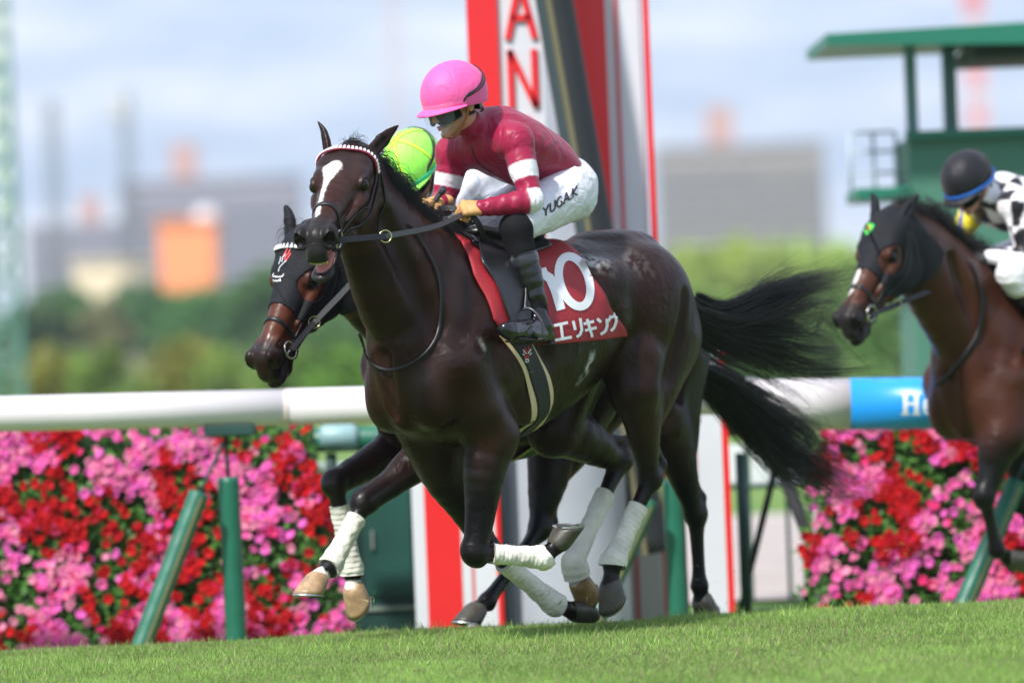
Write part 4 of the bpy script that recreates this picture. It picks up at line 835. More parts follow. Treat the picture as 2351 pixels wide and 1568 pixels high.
def drape(name, S, front, back, mt, parent, nu=30, nv=60, off=.010, th=.006, both=True, zc=1.22, wav=.004):
    """cloth laid over the back: front and back edges as (f, phi) rows from the spine down one side, mirrored"""
    def res(C): C = np.array(C); d = np.r_[0, np.cumsum(np.linalg.norm(np.diff(C * [1, .3], axis=0), axis=1))]; t = np.linspace(0, d[-1], nv); return np.column_stack([np.interp(t, d, C[:, i]) for i in (0, 1)])
    A, B = res(front), res(back); rows = [(A[i], B[i]) for i in range(nv)]
    if both: rows = [((a[0], -a[1]), (b[0], -b[1])) for a, b in rows[:0:-1]] + rows
    V = []; W2 = []
    for (a, b) in rows:
        for j in range(nu):
            t = j / (nu - 1); q, n = cyl(S, a[0] * (1 - t) + b[0] * t, a[1] * (1 - t) + b[1] * t, zc, off)
            q = q + n * wav * math.sin(9 * q[0] + 4 * q[2]); V.append(q); W2.append(q - n * th)
    V = np.array(V); W2 = np.array(W2); m = len(rows); G = V.reshape(m, nu, 3)
    for _ in range(3): G[1:-1] = (G[:-2] + 2 * G[1:-1] + G[2:]) / 4; G[:, 1:-1] = (G[:, :-2] + 2 * G[:, 1:-1] + G[:, 2:]) / 4
    V = G.reshape(-1, 3); k = len(V); Fa = [(i * nu + j, i * nu + j + 1, (i + 1) * nu + j + 1, (i + 1) * nu + j) for i in range(m - 1) for j in range(nu - 1)]
    Fb = [tuple(x + k for x in f[::-1]) for f in Fa]; bd = [j for j in range(nu)] + [i * nu + nu - 1 for i in range(1, m)] + [(m - 1) * nu + j for j in range(nu - 2, -1, -1)] + [i * nu for i in range(m - 2, 0, -1)]
    Fc = [(bd[(i + 1) % len(bd)], bd[i], bd[i] + k, bd[(i + 1) % len(bd)] + k) for i in range(len(bd))]
    AV = np.vstack([V, W2]); FF = Fa + Fb + Fc; return link(name, mesh(name, AV, FF), mt, parent), Surf(AV, FF)
def loop(name, S, f, w, a0, a1, mt, parent, off=.004, th=.004, n=60, slant=0, zc=1.22):
    P, N = [], []
    for i in range(n):
        a = a0 + (a1 - a0) * i / (n - 1); q, nr = cyl(S, f + slant * math.cos(a), a, zc, off); P.append(q); N.append(nr)
    P, N = np.array(P), np.array(N)
    for _ in range(3): P[1:-1] = (P[:-2] + 2 * P[1:-1] + P[2:]) / 4; N[1:-1] = (N[:-2] + 2 * N[1:-1] + N[2:]) / 4
    V, Fa = strap(P, N, w, th); return link(name, mesh(name, V, Fa), mt, parent, smooth=False)
def px_strokes(fr, S, strokes, w, name, mt, parent, off=.003, step=2.2, l=None, th=0):
    """lettering: pen strokes measured on the photo, laid on the surface they are printed on"""
    m = MB()
    for P in strokes:
        P = np.array(P, float); ww = w
        if P.shape[1] == 3: ww = P[0, 2]; P = P[:, :2]
        d = np.r_[0, np.cumsum(np.linalg.norm(np.diff(P, axis=0), axis=1))]; t = np.linspace(0, d[-1], max(3, int(d[-1] / step))); Q = np.column_stack([np.interp(t, d, P[:, i]) for i in (0, 1)])
        T = np.gradient(Q, axis=0); T /= np.linalg.norm(T, axis=1)[:, None] + 1e-9; Nn = np.column_stack([-T[:, 1], T[:, 0]]); V = []
        for q, n_ in zip(Q, Nn):
            for s in (-.5, 0, .5): V.append(cast_px(fr, S, *(q + n_ * ww * s), off, l)[0])
        m.add(V, [(3 * i + j, 3 * i + j + 1, 3 * i + 4 + j, 3 * i + 3 + j) for i in range(len(Q) - 1) for j in (0, 1)])
    return m.build(name, mt, parent, True)
def hair_guides(guides, n, r, spread, seed, name, mt_, parent, M=30, wisp=.2, root=.02, clumps=52, ext=.45):
    """locks of hair that follow measured guide lines; each lock has its own swing, a few hairs fly loose"""
    guides = [list(q) + [np.array(q[-1]) + (np.array(q[-1]) - np.array(q[-2])) * ext] for q in guides]; g = np.random.default_rng(seed); G = np.array([along(spline(np.array(q), 8), np.linspace(0, 1, M)) for q in guides]); k = len(G); t = np.linspace(0, 1, M)[None, :, None]
    def base(u, off, ph, fq, am): i = np.clip(u.astype(int), 0, k - 2); f = (u - i)[:, None, None]; return G[i] * (1 - f) + G[i + 1] * f + off[:, None] * (root + (spread - root) * t ** 1.2) + am[:, None] * t ** 1.4 * np.sin(ph[:, None] + fq[:, None] * t * 3)
    cu = g.uniform(0, k - 1.001, clumps); B = base(cu, g.normal(0, 1, (clumps, 3)), g.uniform(0, 6.3, (clumps, 3)), g.uniform(1.5, 4.6, (clumps, 1)), g.normal(0, .052, (clumps, 3))); cl_ = g.uniform(.72, 1.04, clumps)
    ci = g.integers(0, clumps, n); w = g.random(n) < wisp; X = B[ci] + g.normal(0, 1, (n, 1, 3)) * (.007 + .012 * np.sin(3.1 * t) * (1 - .4 * t)); X = X + g.normal(0, .012, (n, 1, 3)) * t ** 2 * np.sin(g.uniform(0, 6.3, (n, 1, 3)) + 7 * t)
    X[w] = X[w] + (g.normal(0, .045, (w.sum(), 1, 3)) * t ** 1.3); ln = cl_[ci] * g.uniform(.75, 1.0, n); ln[w] *= 1.12; ln = np.clip(ln, 0, 1); s_ = np.linspace(0, 1, M)
    X = np.stack([np.stack([np.interp(s_ * l, s_, x[:, c]) for c in range(3)], 1) for x, l in zip(X, ln)])
    T = np.gradient(X, axis=1); T /= np.linalg.norm(T, axis=2)[..., None] + 1e-9; a = np.cross(T, g.normal(0, 1, (n, 1, 3))); a /= np.linalg.norm(a, axis=2)[..., None] + 1e-9; b = np.cross(T, a)
    rad = (r * g.uniform(.6, 1.2, n)[:, None] * (1 - .8 * s_[None] ** 1.5))[..., None]
    V = np.stack([X + rad * (math.cos(q * 2.094) * a + math.sin(q * 2.094) * b) for q in range(3)], 2).reshape(-1, 3)
    I = np.arange(n)[:, None, None]; J = np.arange(M - 1)[None, :, None]; K = np.arange(3)[None, None, :]; B_ = (I * M + J) * 3
    return link(name, mesh(name, V, np.stack([B_ + K, B_ + (K + 1) % 3, B_ + 3 + (K + 1) % 3, B_ + 3 + K], -1).reshape(-1, 4)), mt_, parent)
LEATHER = mat('black_leather', (.006, .006, .008), .40, bump=(120, .12), spec=.4); STEEL = mat('bit_steel', (.55, .54, .50), .22, metal=1); BRASS = mat('brass', (.45, .42, .20), .25, metal=1)
HAIR = mat('horse_hair', (.006, .0055, .006), .42, spec=.45)
def bridle(root, S, h, fr, straps, browband=None):
    """straps: (name, head-space points, width)"""
    br = None
    for (nm, P, w) in straps:
        Q, Nn = surf_path(S, [h(*q) for q in P], 9, .003, 4); V, Fa = strap(Q, Nn, w, .0035); o = link(nm, mesh(nm, V, Fa), LEATHER, root if br is None else br); br = br or o
    for s in (1, -1):
        c, n = S.near(h(.468, -.128, .075 * s), .010); V, Fa = ring(c, n, .036, .0042); link('bit_ring', mesh('bit_ring', V, Fa), STEEL, br); 
    c1, n = S.near(h(.468, -.128, .075), .008); c2, n = S.near(h(.468, -.128, -.075), .008); m = MB(); m.tube([c1, h(.50, -.132, .03), h(.50, -.132, -.03), c2], .006, 8); m.build('bit_mouthpiece', STEEL, br, True)
    if browband:
        Q, Nn = surf_path(S, [h(*q) for q in [(.060, -.095, .10), (.058, -.055, .092), (.062, -.02, .06), (.066, -.008, 0), (.062, -.02, -.06), (.058, -.055, -.092), (.060, -.095, -.10)]], 12, .006, 6)
        V, Fa = strap(Q, Nn, .022, .006); bb = link('browband', mesh('browband', V, Fa), mat('browband_base', browband[1], .5), br); d = np.r_[0, np.cumsum(np.linalg.norm(np.diff(Q, axis=0), axis=1))]; k = int(d[-1] / .0155); m = MB()
        for i in range(k):
            t = (i + .5) / k * d[-1]; p = np.array([np.interp(t, d, Q[:, j]) for j in range(3)]); n = unit([np.interp(t, d, Nn[:, j]) for j in range(3)]); T = unit(np.array([np.interp(t + .003, d, Q[:, j]) for j in range(3)]) - p); b = np.cross(T, n)
            V = []; 
            for (x, y, z) in ((-.0065, -.009, .007), (.0065, -.009, .007), (.004, .010, .007), (-.004, .010, .007), (-.0045, -.006, .0115), (.0045, -.006, .0115), (.0025, .007, .0105), (-.0025, .007, .0105)): V.append(p + T * x + b * y + n * z)
            m.add(V, [(0, 1, 5, 4), (1, 2, 6, 5), (2, 3, 7, 6), (3, 0, 4, 7), (4, 5, 6, 7)])
        m.build('bead', mat('bead_white', (.80, .80, .82), .3), bb)
    return br
STRAPS = [('bridle', [(.430, -.16, .085), (.415, -.10, .085), (.400, -.03, .055), (.395, -.005, 0), (.400, -.03, -.055), (.415, -.10, -.085), (.430, -.16, -.085)], .021),
          ('cheek_strap', [(.05, -.07, .10), (.10, -.12, .11), (.20, -.155, .11), (.32, -.145, .09), (.44, -.128, .07)], .013), ('cheek_strap', [(.05, -.07, -.10), (.10, -.12, -.11), (.20, -.155, -.11), (.32, -.145, -.09), (.44, -.128, -.07)], .013),
          ('noseband_strap', [(.04, -.09, .11), (.11, -.16, .11), (.22, -.19, .11), (.33, -.18, .09), (.430, -.165, .075)], .010), ('throat_strap', [(.03, -.10, .11), (.07, -.20, .12), (.13, -.30, .08), (.16, -.34, 0)], .010),
          ('noseband_strap', [(.430, -.16, .085), (.45, -.21, .05), (.46, -.23, .0), (.45, -.21, -.05), (.430, -.16, -.085)], .014)]
# ---------------------------------------------------------------- jockeys
SKIN = mat('skin', (.42, .21, .13), .5, vcol=True, sub=.15, bump=(70, .1))
def hand_field(F, Wr, d, n, t, grip=1.0, r=.0105):
    """fist: d wrist->knuckles, n back of the hand, t towards the thumb; returns the point held"""
    Wr = np.array(Wr); d = unit(d); n = unit(n - d * (np.array(n) @ d)); t = unit(t - d * (np.array(t) @ d) - n * (np.array(t) @ n))
    F.cone(Wr - d * .03, Wr + d * .02, .030, .027, .012, n, .8)
    F.cone(Wr + d * .015 + t * .008, Wr + d * .072 + t * .024, .017, .014, .012); F.cone(Wr + d * .015, Wr + d * .078 + t * .008, .018, .0145, .012); F.cone(Wr + d * .012 - t * .008, Wr + d * .075 - t * .010, .018, .0145, .012); F.cone(Wr + d * .01 - t * .014, Wr + d * .068 - t * .027, .017, .013, .012)
    for i, (o, L1, rr) in enumerate(((.029, .040, 1.0), (.0095, .045, 1.02), (-.0105, .042, 1.0), (-.029, .034, .9))):
        K = Wr + d * (.078 - .004 * abs(i - 1)) + t * o; a = 1.02 + .06 * i; R_ = r * rr
        e1 = unit(d * math.cos(a) - n * math.sin(a)); p1 = K + e1 * L1; e2 = unit(-d * .86 - n * .5); p2 = p1 + e2 * L1 * .62; e3 = unit(-d * .65 + n * .76); p3 = p2 + e3 * L1 * .5
        F.cone(K, p1, R_ * 1.12, R_, .004); F.cone(p1, p2, R_, R_ * .95, .003); F.cone(p2, p3, R_ * .95, R_ * .82, .003); F.ell(K + n * .003, (R_ * 1.2,) * 3, k=.006)
    b = Wr + d * .022 + t * .026 - n * .006; q = Wr + d * .055 + t * .046 - n * .022; q2 = Wr + d * .078 + t * .034 - n * .044
    F.cone(b, q, .0165, .0135, .008); F.cone(q, q2, .0125, .0105, .004)
    return Wr + d * .066 - n * .030, t
def jockey(fr, label, j, group='jockeys on the galloping horses'):
    root = empty('person', fr.O, fr.rz, label=label, cat='jockey', group=group); A = {k: np.array(v, float) for k, v in j.items() if isinstance(v, (tuple, list, np.ndarray)) and len(np.shape(v)) == 1 and len(v) == 3 and k not in ('jcol', 'bcol', 'hcol')}
    h = j['head']; R = h.R; res = j.get('res', .006); Ls = (0, 1, 0)
    # ---- jacket: torso and sleeves
    F = Field(); pv, wa, ch, nb = A['pelvis'], A['waist'], A['chest'], A['neckb']; tr_ = j.get('tr', (.124, .130, .138))
    F.chain([lerp(pv, wa, .35), wa, ch, lerp(ch, nb, .55)], [tr_[0], tr_[1], tr_[2], .085], .04, Ls, [1.22, 1.22, 1.25, 1.1], n=4)
    F.cone(A['shN'], A['shF'], .062, .062, .05); F.cone(lerp(ch, nb, .7), nb, .075, .058, .03); F.cone(nb, lerp(nb, h(-.030, -.10, 0), .62), .062, .060, .015)
    for s in ('N', 'F'):
        sh, el, wr = A['sh' + s], A['el' + s], A['wr' + s]; F.ell(sh, (.075, .075, .068), k=.04)
        F.chain(along([sh, el], [0, .4, .8, 1]), [.066, .060, .050, .047], .025, n=3); F.chain(along([el, wr], [0, .25, .7, 1]), [.047, .050, .040, .033], .02, n=3)
    V, Q = field_mesh(F, res); N = vnormals(V, Q)
    # folds: long ripples that gather round the elbows and armpits
    fo = np.zeros(len(V)); cen = {}
    for s in ('N', 'F'):
        sh, el, wr = A['sh' + s], A['el' + s], A['wr' + s]
        for (a, b, fq, am) in ((el, wr, 120, .0017), (sh, el, 60, .0016)):
            d = b - a; L_ = np.linalg.norm(d); t = ((V - a) @ d) / L_ ** 2; e = np.linalg.norm(V - a - np.clip(t, 0, 1)[:, None] * d, axis=1); w = (1 - sst(e, .06, .10)) * sst(t, -.05, .1) * (1 - sst(t, .95, 1.08)); cen[s + ('l' if a is el else 'u')] = (t, w, e)
            fo += w * am * np.sin(t * L_ * fq + 2.5 * vnoise(V, 14, 4) + 6 * (V[:, 2])) * (.4 + .6 * (vnoise(V, 18, 7) > -.2))
    q = V * [1, 1, 1]; d = unit(nb - pv); a1 = unit(np.cross(d, Ls)); al = V @ d; fo += .006 * vnoise(np.column_stack([al * 4, V[:, 1] * 13, (V @ a1) * 6]), 1.6, 11) * (cen['Nl'][1] < .3); V = V + N * fo[:, None]
    jc = np.array(j['jcol']); c = np.tile(jc, (len(V), 1)); c = j['jpaint'](V, c, cen, A) if 'jpaint' in j else c
    V_j, Q_j = V, Q
    link('jacket', mesh('jacket', V, Q, c), mat('silk_' + j['id'], rough=.42, vcol=True, stripes=((8, 15, 8), .5), sheen=.05, spec=.32), root)
    P = [lerp(nb, h(-.030, -.10, 0), t) for t in (.50, .66, .76)]; V, Fa = tube(P, [.058, .0575, .052], 28, cap=False); link('collar', mesh('collar', V, Fa), mat('collar_white', (.62, .60, .56), .8), root)
    d_ = unit(vec(fr, (0, 0, 0)) + (ch - wa)); fwd = unit(np.cross(np.array([0, -1., 0]), d_)); fwd = fwd if fwd[2] < 0 else -fwd; SJ = Surf(V_j, Q_j); zp = [SJ.cast(lerp(nb, ch, t) + fwd * .5, -fwd, .002) for t in np.linspace(-.05, 1.15, 14)]; zp = [z for z in zp if z[0] is not None]
    if len(zp) > 3: V, Fa = strap([z[0] for z in zp], [z[1] for z in zp], .006, .002); link('zip', mesh('zip', V, Fa), mat('zip_dark', (.08, .01, .02), .5), root)
    # ---- breeches
    F2 = Field(); F2.ell(pv, (.135, .150, .125), k=.03); F2.cone(pv, lerp(pv, wa, .55), .125, .112, .03, Ls, 1.2)
    for s in ('N', 'F'):
        sg = 1 if s == 'N' else -1; hi, kn, an = A['hip' + s], A['kn' + s], A['an' + s]; F2.ell(hi + [-.05, 0, -.01], (.10, .085, .105), k=.05)
        F2.chain(along([hi, lerp(hi, kn, .90)], [0, .35, .75, 1]), [.112, .102, .080, .071], .03, n=3); (F2.chain([lerp(hi, kn, .9), kn, lerp(kn, an, .16)], [.071, .074, .069], .02) if j.get('longcuff') else None)
    V, Q = field_mesh(F2, res); N = vnormals(V, Q); fo = .0045 * (1 - abs(vnoise(np.column_stack([V[:, 0] * 9 + V[:, 2] * 16, V[:, 1] * 6, V[:, 2] * 5 - V[:, 0] * 5]), 1.5, 5))) ** 4; V = V + N * fo[:, None]; c = np.tile(np.array(j['bcol']), (len(V), 1))
    bre = link('breeches', mesh('breeches', V, Q, c), mat('breeches_white', rough=.55, vcol=True, stripes=((13, 9, 22), .45), sheen=.1), root); SB = Surf(V, Q)
    # ---- stockings and boots
    hi_ = {s: A['hip' + s] for s in 'NF'}
    for s in ('N', 'F'):
        kn, an, to = A['kn' + s], A['an' + s], A['toe' + s]; F3 = Field(); (F3.cone(lerp(kn, hi_[s], .16), kn, .066, .064, .02) if not j.get('longcuff') else None); F3.chain(along([kn, an], [0, .3, .6, .9]), [.064, .057, .052, .044], .02, n=3); V, Q = field_mesh(F3, res); link('stocking', mesh('stocking', V, Q), mat('stocking_black', (.006, .006, .008), .85, bump=(80, .2), spec=.2), root)
        F3 = Field(); d = unit(to - an); dn = unit(an - kn); sole = unit(dn - d * (dn @ d)); F3.chain(along([lerp(kn, an, .29), an], [0, .35, .8, 1]), [.060, .058, .045, .043], .02, n=3)
        hl_ = an + sole * .035 - d * .035; F3.cone(an, hl_, .042, .034, .02); F3.chain([hl_, an + sole * .038 + d * .06, to + sole * .03 - d * .06, to + sole * .03 - d * .022], [.034, .034, .036, .026], .02, np.cross(d, sole), 1.12, n=2); F3.cone(an + sole * .0, to + sole * .018 - d * .07, .038, .024, .025)
        V, Q = field_mesh(F3, res * .8); N = vnormals(V, Q); t = ((V - kn) @ (an - kn)) / ((an - kn) @ (an - kn)); w = sst(t, .5, .7) * (1 - sst(t, .98, 1.1)); V = V + N * (w * .0030 * np.sin(t * 40 + 7 * vnoise(V, 9, 3)) + .0010 * vnoise(V, 24, 9))[:, None]
        bo = link('boot', mesh('boot', V, Q), mat('patent_boot', (.006, .006, .008), .20, bump=(30, .10), spec=.55), root)
        P = along([lerp(kn, an, .275), lerp(kn, an, .375)], np.linspace(0, 1, 6)); V, Fa = tube(P, [.0615, .0635, .0635, .0635, .063, .0605], 28, cap=False); link('boot_cuff', mesh('boot_cuff', V, Fa), mat('boot_cuff', (.022, .025, .033), .25, coat=.3), bo)
        m = MB(); c0 = (hl_ + to + sole * .03) / 2 + sole * .034; m.box(c0, (.245, .070, .008), R=np.column_stack([d, np.cross(sole, d), sole]), bev=.002); m.box(hl_ + sole * .036 - d * .004, (.055, .062, .014), R=np.column_stack([d, np.cross(sole, d), sole]), bev=.002); m.build('sole', mat('rubber_sole', (.02, .02, .02), .7), bo)
    # ---- gloves
    held = {}
    for s in ('N', 'F'):
        F4 = Field(); held[s] = hand_field(F4, A['wr' + s], *[vec(fr, x) for x in j['hand' + s]]); V, Q = field_mesh(F4, j.get('hres', .0034)); N = vnormals(V, Q); V = V + N * (.0007 * vnoise(V, 90, 3))[:, None]
        link('glove', mesh('glove', V, Q), mat('glove_' + j['id'], j['gcol'], .62, noise=(25, .22), bump=(60, .25)), root)
    # ---- body: one continuous figure under the clothes, with the face
    B = Field(); B.chain([pv, wa, ch, lerp(ch, nb, .7)], [.10, .095, .105, .07], .04, Ls, 1.15, n=2); B.cone(A['shN'], A['shF'], .045, .045, .04)
    for s in ('N', 'F'):
        B.cone(A['sh' + s], A['el' + s], .045, .034, .02); B.cone(A['el' + s], A['wr' + s], .034, .023, .015); B.cone(A['hip' + s], A['kn' + s], .08, .048, .03); B.cone(A['kn' + s], A['an' + s], .046, .030, .015); B.cone(A['an' + s], lerp(A['an' + s], A['toe' + s], .45), .026, .015, .015); B.cone(A['hip' + s], pv, .08, .09, .03)
    nk = h(-.030, -.085, 0); B.cone(nb, nk, .055, .052, .03)
    B.ell(h(-.012, .02, 0), (.098, .098, .077), R=R, k=.02); B.cone(h(.025, -.015, 0), h(.042, -.092, 0), .066, .046, .02, h.S, .95); B.ell(h(.02, -.085, 0), (.06, .035, .052), R=R, k=.015); B.ell(h(.083, -.118, 0), (.019, .017, .021), R=R, k=.015)
    B.ell(h(.088, .002, 0), (.014, .011, .048), R=R, k=.012); B.cone(h(.092, -.012, 0), h(.116, -.052, 0), .0095, .0125, .009)
    for s in (1, -1):
        B.ell(h(.060, -.048, .043 * s), (.028, .026, .020), R=R, k=.015); B.ell(h(.107, -.056, .012 * s), (.010, .008, .008), R=R, k=.005); B.ell(h(.094, -.020, .031 * s), (.012, .011, .017), R=R, k=.006, cut=True)
        B.ell(h(-.010, -.028, .078 * s), (.019, .031, .010), R=R, k=.005); B.ell(h(-.006, -.024, .088 * s), (.010, .018, .007), R=R, k=.004, cut=True)
    B.ell(h(.099, -.0835, 0), (.011, .0055, .021), R=R, k=.005); B.ell(h(.097, -.0935, 0), (.011, .0060, .019), R=R, k=.005); B.ell(h(.112, -.0885, 0), (.014, .0014, .020), R=R, k=.002, cut=True)
    pts = [h(n, u, s) for n in (-.13, .14) for u in (-.15, .13) for s in (-.11, .11)]; V, Q = field_mesh(B, .010, [(np.min(pts, 0), np.max(pts, 0), .0033)])
    q = h.inv(V); c = np.tile([.44, .225, .145], (len(V), 1)); lip = np.sqrt(((q[:, 1] + .0885) / .010) ** 2 + (q[:, 2] / .021) ** 2) < 1; lip &= (q[:, 0] > .085); c[lip] = (.42, .15, .12); hr = (q[:, 0] < -.005) & (q[:, 1] > -.075) & (np.abs(q[:, 2]) < .09) & (np.linalg.norm(q, axis=1) < .14) | ((q[:, 1] > .02) & (np.linalg.norm(q, axis=1) < .14)); c[hr & (np.abs(q[:, 2]) < .074)] = (.012, .010, .009); c *= (1 + .1 * vnoise(V, 40, 5))[:, None]
    link('body', mesh('body', V, Q, np.clip(c, 0, 1)), SKIN, root)
    for s in (1, -1): V, Fa = tube([h(.078 + .0125 * math.cos(a), -.019, .031 * s) for a in np.linspace(0, math.pi, 9)], [.0125 * max(.03, math.sin(a)) for a in np.linspace(0, math.pi, 9)], 14); link('eye', mesh('eye', V, Fa), mat('human_eye', (.10, .07, .05), .1), root)
    # ---- helmet: shell, silk cap with gathered seams, brim
    V = []; Fa = []; nu, nv = 132, 48; hr_ = (.142, .128, .117)
    rim = lambda a: -.010 - .040 * (.5 - .5 * math.cos(a))          # lower behind
    for i in range(nv + 1):
        t = i / nv
        for k in range(nu):
            a = 2 * math.pi * k / nu; e0 = math.asin(max(-.9, min(.9, (rim(a) - .018) / hr_[1]))); e = math.pi / 2 + (e0 - math.pi / 2) * t
            puff = 1 + .010 * math.sin(math.pi * t) * abs(math.cos(3 * a)) - .010 * math.exp(-(math.sin(3 * a) / .10) ** 2) * (t < .9) + .0045 * math.exp(-(math.sin(3 * a) / .55) ** 2) * math.sin(95 * t + 4 * math.sin(9 * a)) * (.12 < t < .88) + (.012 if t > .93 else 0)
            V.append(h(-.012 + hr_[0] * puff * math.cos(e) * math.cos(a), .018 + hr_[1] * puff * math.sin(e), hr_[2] * puff * math.cos(e) * math.sin(a)))
    for i in range(nv):
        for k in range(nu): Fa.append((i * nu + k, (i + 1) * nu + k, (i + 1) * nu + (k + 1) % nu, i * nu + (k + 1) % nu))
    hc_ = mat('cap_' + j['id'], j['hcol'], .55, stripes=((22, 22, 10), .22), sheen=.1, noise=(8, .05), spec=.3); hel = link('helmet', mesh('helmet', V, Fa), hc_, root)
    m = MB(); n = 30; rows = []
    for (ex, du) in ((0, 0), (.028, -.006), (.048, -.016), (.046, -.020), (.02, -.012), (-.01, -.006)):
        rows.append([h(-.012 + (hr_[0] * .985 + ex * math.cos(a) ** .7) * math.cos(a), rim(a) + .006 + du * math.cos(a), (hr_[2] * .985 + ex * .25 * math.cos(a)) * math.sin(a)) for a in np.linspace(-1.25, 1.25, n)])
    m.add(np.array(rows).reshape(-1, 3), [(i * n + k, i * n + k + 1, (i + 1) * n + k + 1, (i + 1) * n + k) for i in range(len(rows) - 1) for k in range(n - 1)]); m.build('brim', hc_, hel, True)
    def band(name, pts, w, th, mt_, off=.0): 
        P = spline([h(*p) for p in pts], 10); c0 = h(-.012, 0, 0); Nn = np.array([unit(p - c0) for p in P]); V, Fa = strap(P + Nn * off, Nn, w, th); return link(name, mesh(name, V, Fa), mt_, hel)
    el_ = lambda a, e, k=1.02: (-.012 + hr_[0] * k * math.cos(e) * math.cos(a), .018 + hr_[1] * k * math.sin(e), hr_[2] * k * math.cos(e) * math.sin(a))
    if 'rimcol' in j: band('rim_band', [(-.012 + hr_[0] * 1.015 * math.cos(a), rim(a) + .012, hr_[2] * 1.015 * math.sin(a)) for a in np.linspace(-math.pi, math.pi, 30)], .020, .002, mat('rim_' + j['id'], j['rimcol'], .5), .001)
    if 'ribcol' in j:
        for a in (0.5, 1.55, 2.6, -.5, -1.55, -2.6): band('cap_stripe', [el_(a, e, 1.012) for e in np.linspace(1.5, -.12, 10)], .011, .0015, mat('rib_' + j['id'], j['ribcol'], .5), .001)
    # goggle strap round the back of the cap, inner shell, chin strap
    BK = mat('strap_black', (.008, .008, .010), .5)
    band('goggle_strap', [(.055, -.022, .094)] + [el_(a, float(np.interp(math.pi - abs(a - math.pi), [1.3, 1.8, 2.3, 2.8, 3.14], [-.02, .10, .34, .58, .66])), 1.035) for a in np.linspace(1.3, 4.98, 18)] + [(.055, -.022, -.094)], .0085, .002, BK)
    band('goggle_strap', [el_(a, float(np.interp(math.pi - abs(a - math.pi), [1.3, 1.8, 2.3, 2.8, 3.14], [-.06, .02, .20, .40, .50])), 1.035) for a in np.linspace(1.3, 4.98, 18)], .0065, .002, BK)
    for s in (1, -1): band('chin_strap', [(.01, -.015, .084 * s), (.012, -.05, .079 * s), (.035, -.095, .060 * s), (.06, -.132, .03 * s), (.066, -.138, 0)], .013, .003, mat('chin_strap_tan', (.30, .10, .02), .6) if s > 0 and j.get('tanstrap') else BK)
    m = MB(); n = 20; rows = [[h(-.012 + (.108 - .004 * r_) * math.cos(a), .0 - .024 * r_, .096 * math.sin(a)) for a in np.linspace(1.9, 4.38, n)] for r_ in range(4)]
    rows += [[h(-.012 + .088 * math.cos(a), .0 - .024 * 3, .080 * math.sin(a)) for a in np.linspace(1.9, 4.38, n)]]
    m.add(np.array(rows).reshape(-1, 3), [(i * n + k, i * n + k + 1, (i + 1) * n + k + 1, (i + 1) * n + k) for i in range(4) for k in range(n - 1)]); m.build('inner_shell', mat('shell_black', (.012, .013, .016), .35), hel, True)
    # goggles
    def sheet(name, rows, mt_, th=.003):
        R_ = np.array(rows); a, b = R_.shape[:2]; c0 = h(-.02, -.03, 0); V = R_.reshape(-1, 3); Nn = np.array([unit(v - c0) for v in V]); V2 = V - Nn * th; k = len(V)
        Fa = [(i * b + q, i * b + q + 1, (i + 1) * b + q + 1, (i + 1) * b + q) for i in range(a - 1) for q in range(b - 1)]; bd = list(range(b)) + [i * b + b - 1 for i in range(1, a)] + [(a - 1) * b + q for q in range(b - 2, -1, -1)] + [i * b for i in range(a - 2, 0, -1)]
        return link(name, mesh(name, np.vstack([V, V2]), Fa + [tuple(x + k for x in f[::-1]) for f in Fa] + [(bd[i], bd[(i + 1) % len(bd)], bd[(i + 1) % len(bd)] + k, bd[i] + k) for i in range(len(bd))]), mt_, root)
    gr = []
    for v in np.linspace(0, 1, 8): gr.append([h(.012 + .100 * math.cos(a) ** .8 + .004 * math.sin(math.pi * v), .000 - .074 * v * (1 - .35 * (abs(a) / 1.3) ** 2) - .004 * abs(a) + (.014 * math.exp(-(a / .16) ** 2) if v > .99 else .007 * math.exp(-(a / .2) ** 2) * v), .090 * math.sin(a)) for a in np.linspace(-1.28, 1.28, 25)])
    gog = sheet('goggles', gr, mat('goggle_lens', (.003, .004, .0035), .24, spec=.14), .004)
    for row in (gr[0], gr[-1]): m = MB(); m.tube(row, .0035, 8); m.build('goggle_frame', BK, gog, True)
    if j.get('shield'):
        gr = [[h(.012 + (.128 + .012 * v - .01 * v * v) * math.cos(a) ** .8, .012 - .125 * v * (1 - .45 * (abs(a) / 1.1) ** 2.5), (.100 - .012 * v) * math.sin(a)) for a in np.linspace(-1.1, 1.1, 21)] for v in np.linspace(0, 1, 10)]
        sm = mat('clear_shield', (.75, .8, .85), .06, alpha=.05, spec=.25); sheet('face_shield', gr, sm, .0012)
    return root, SB, held
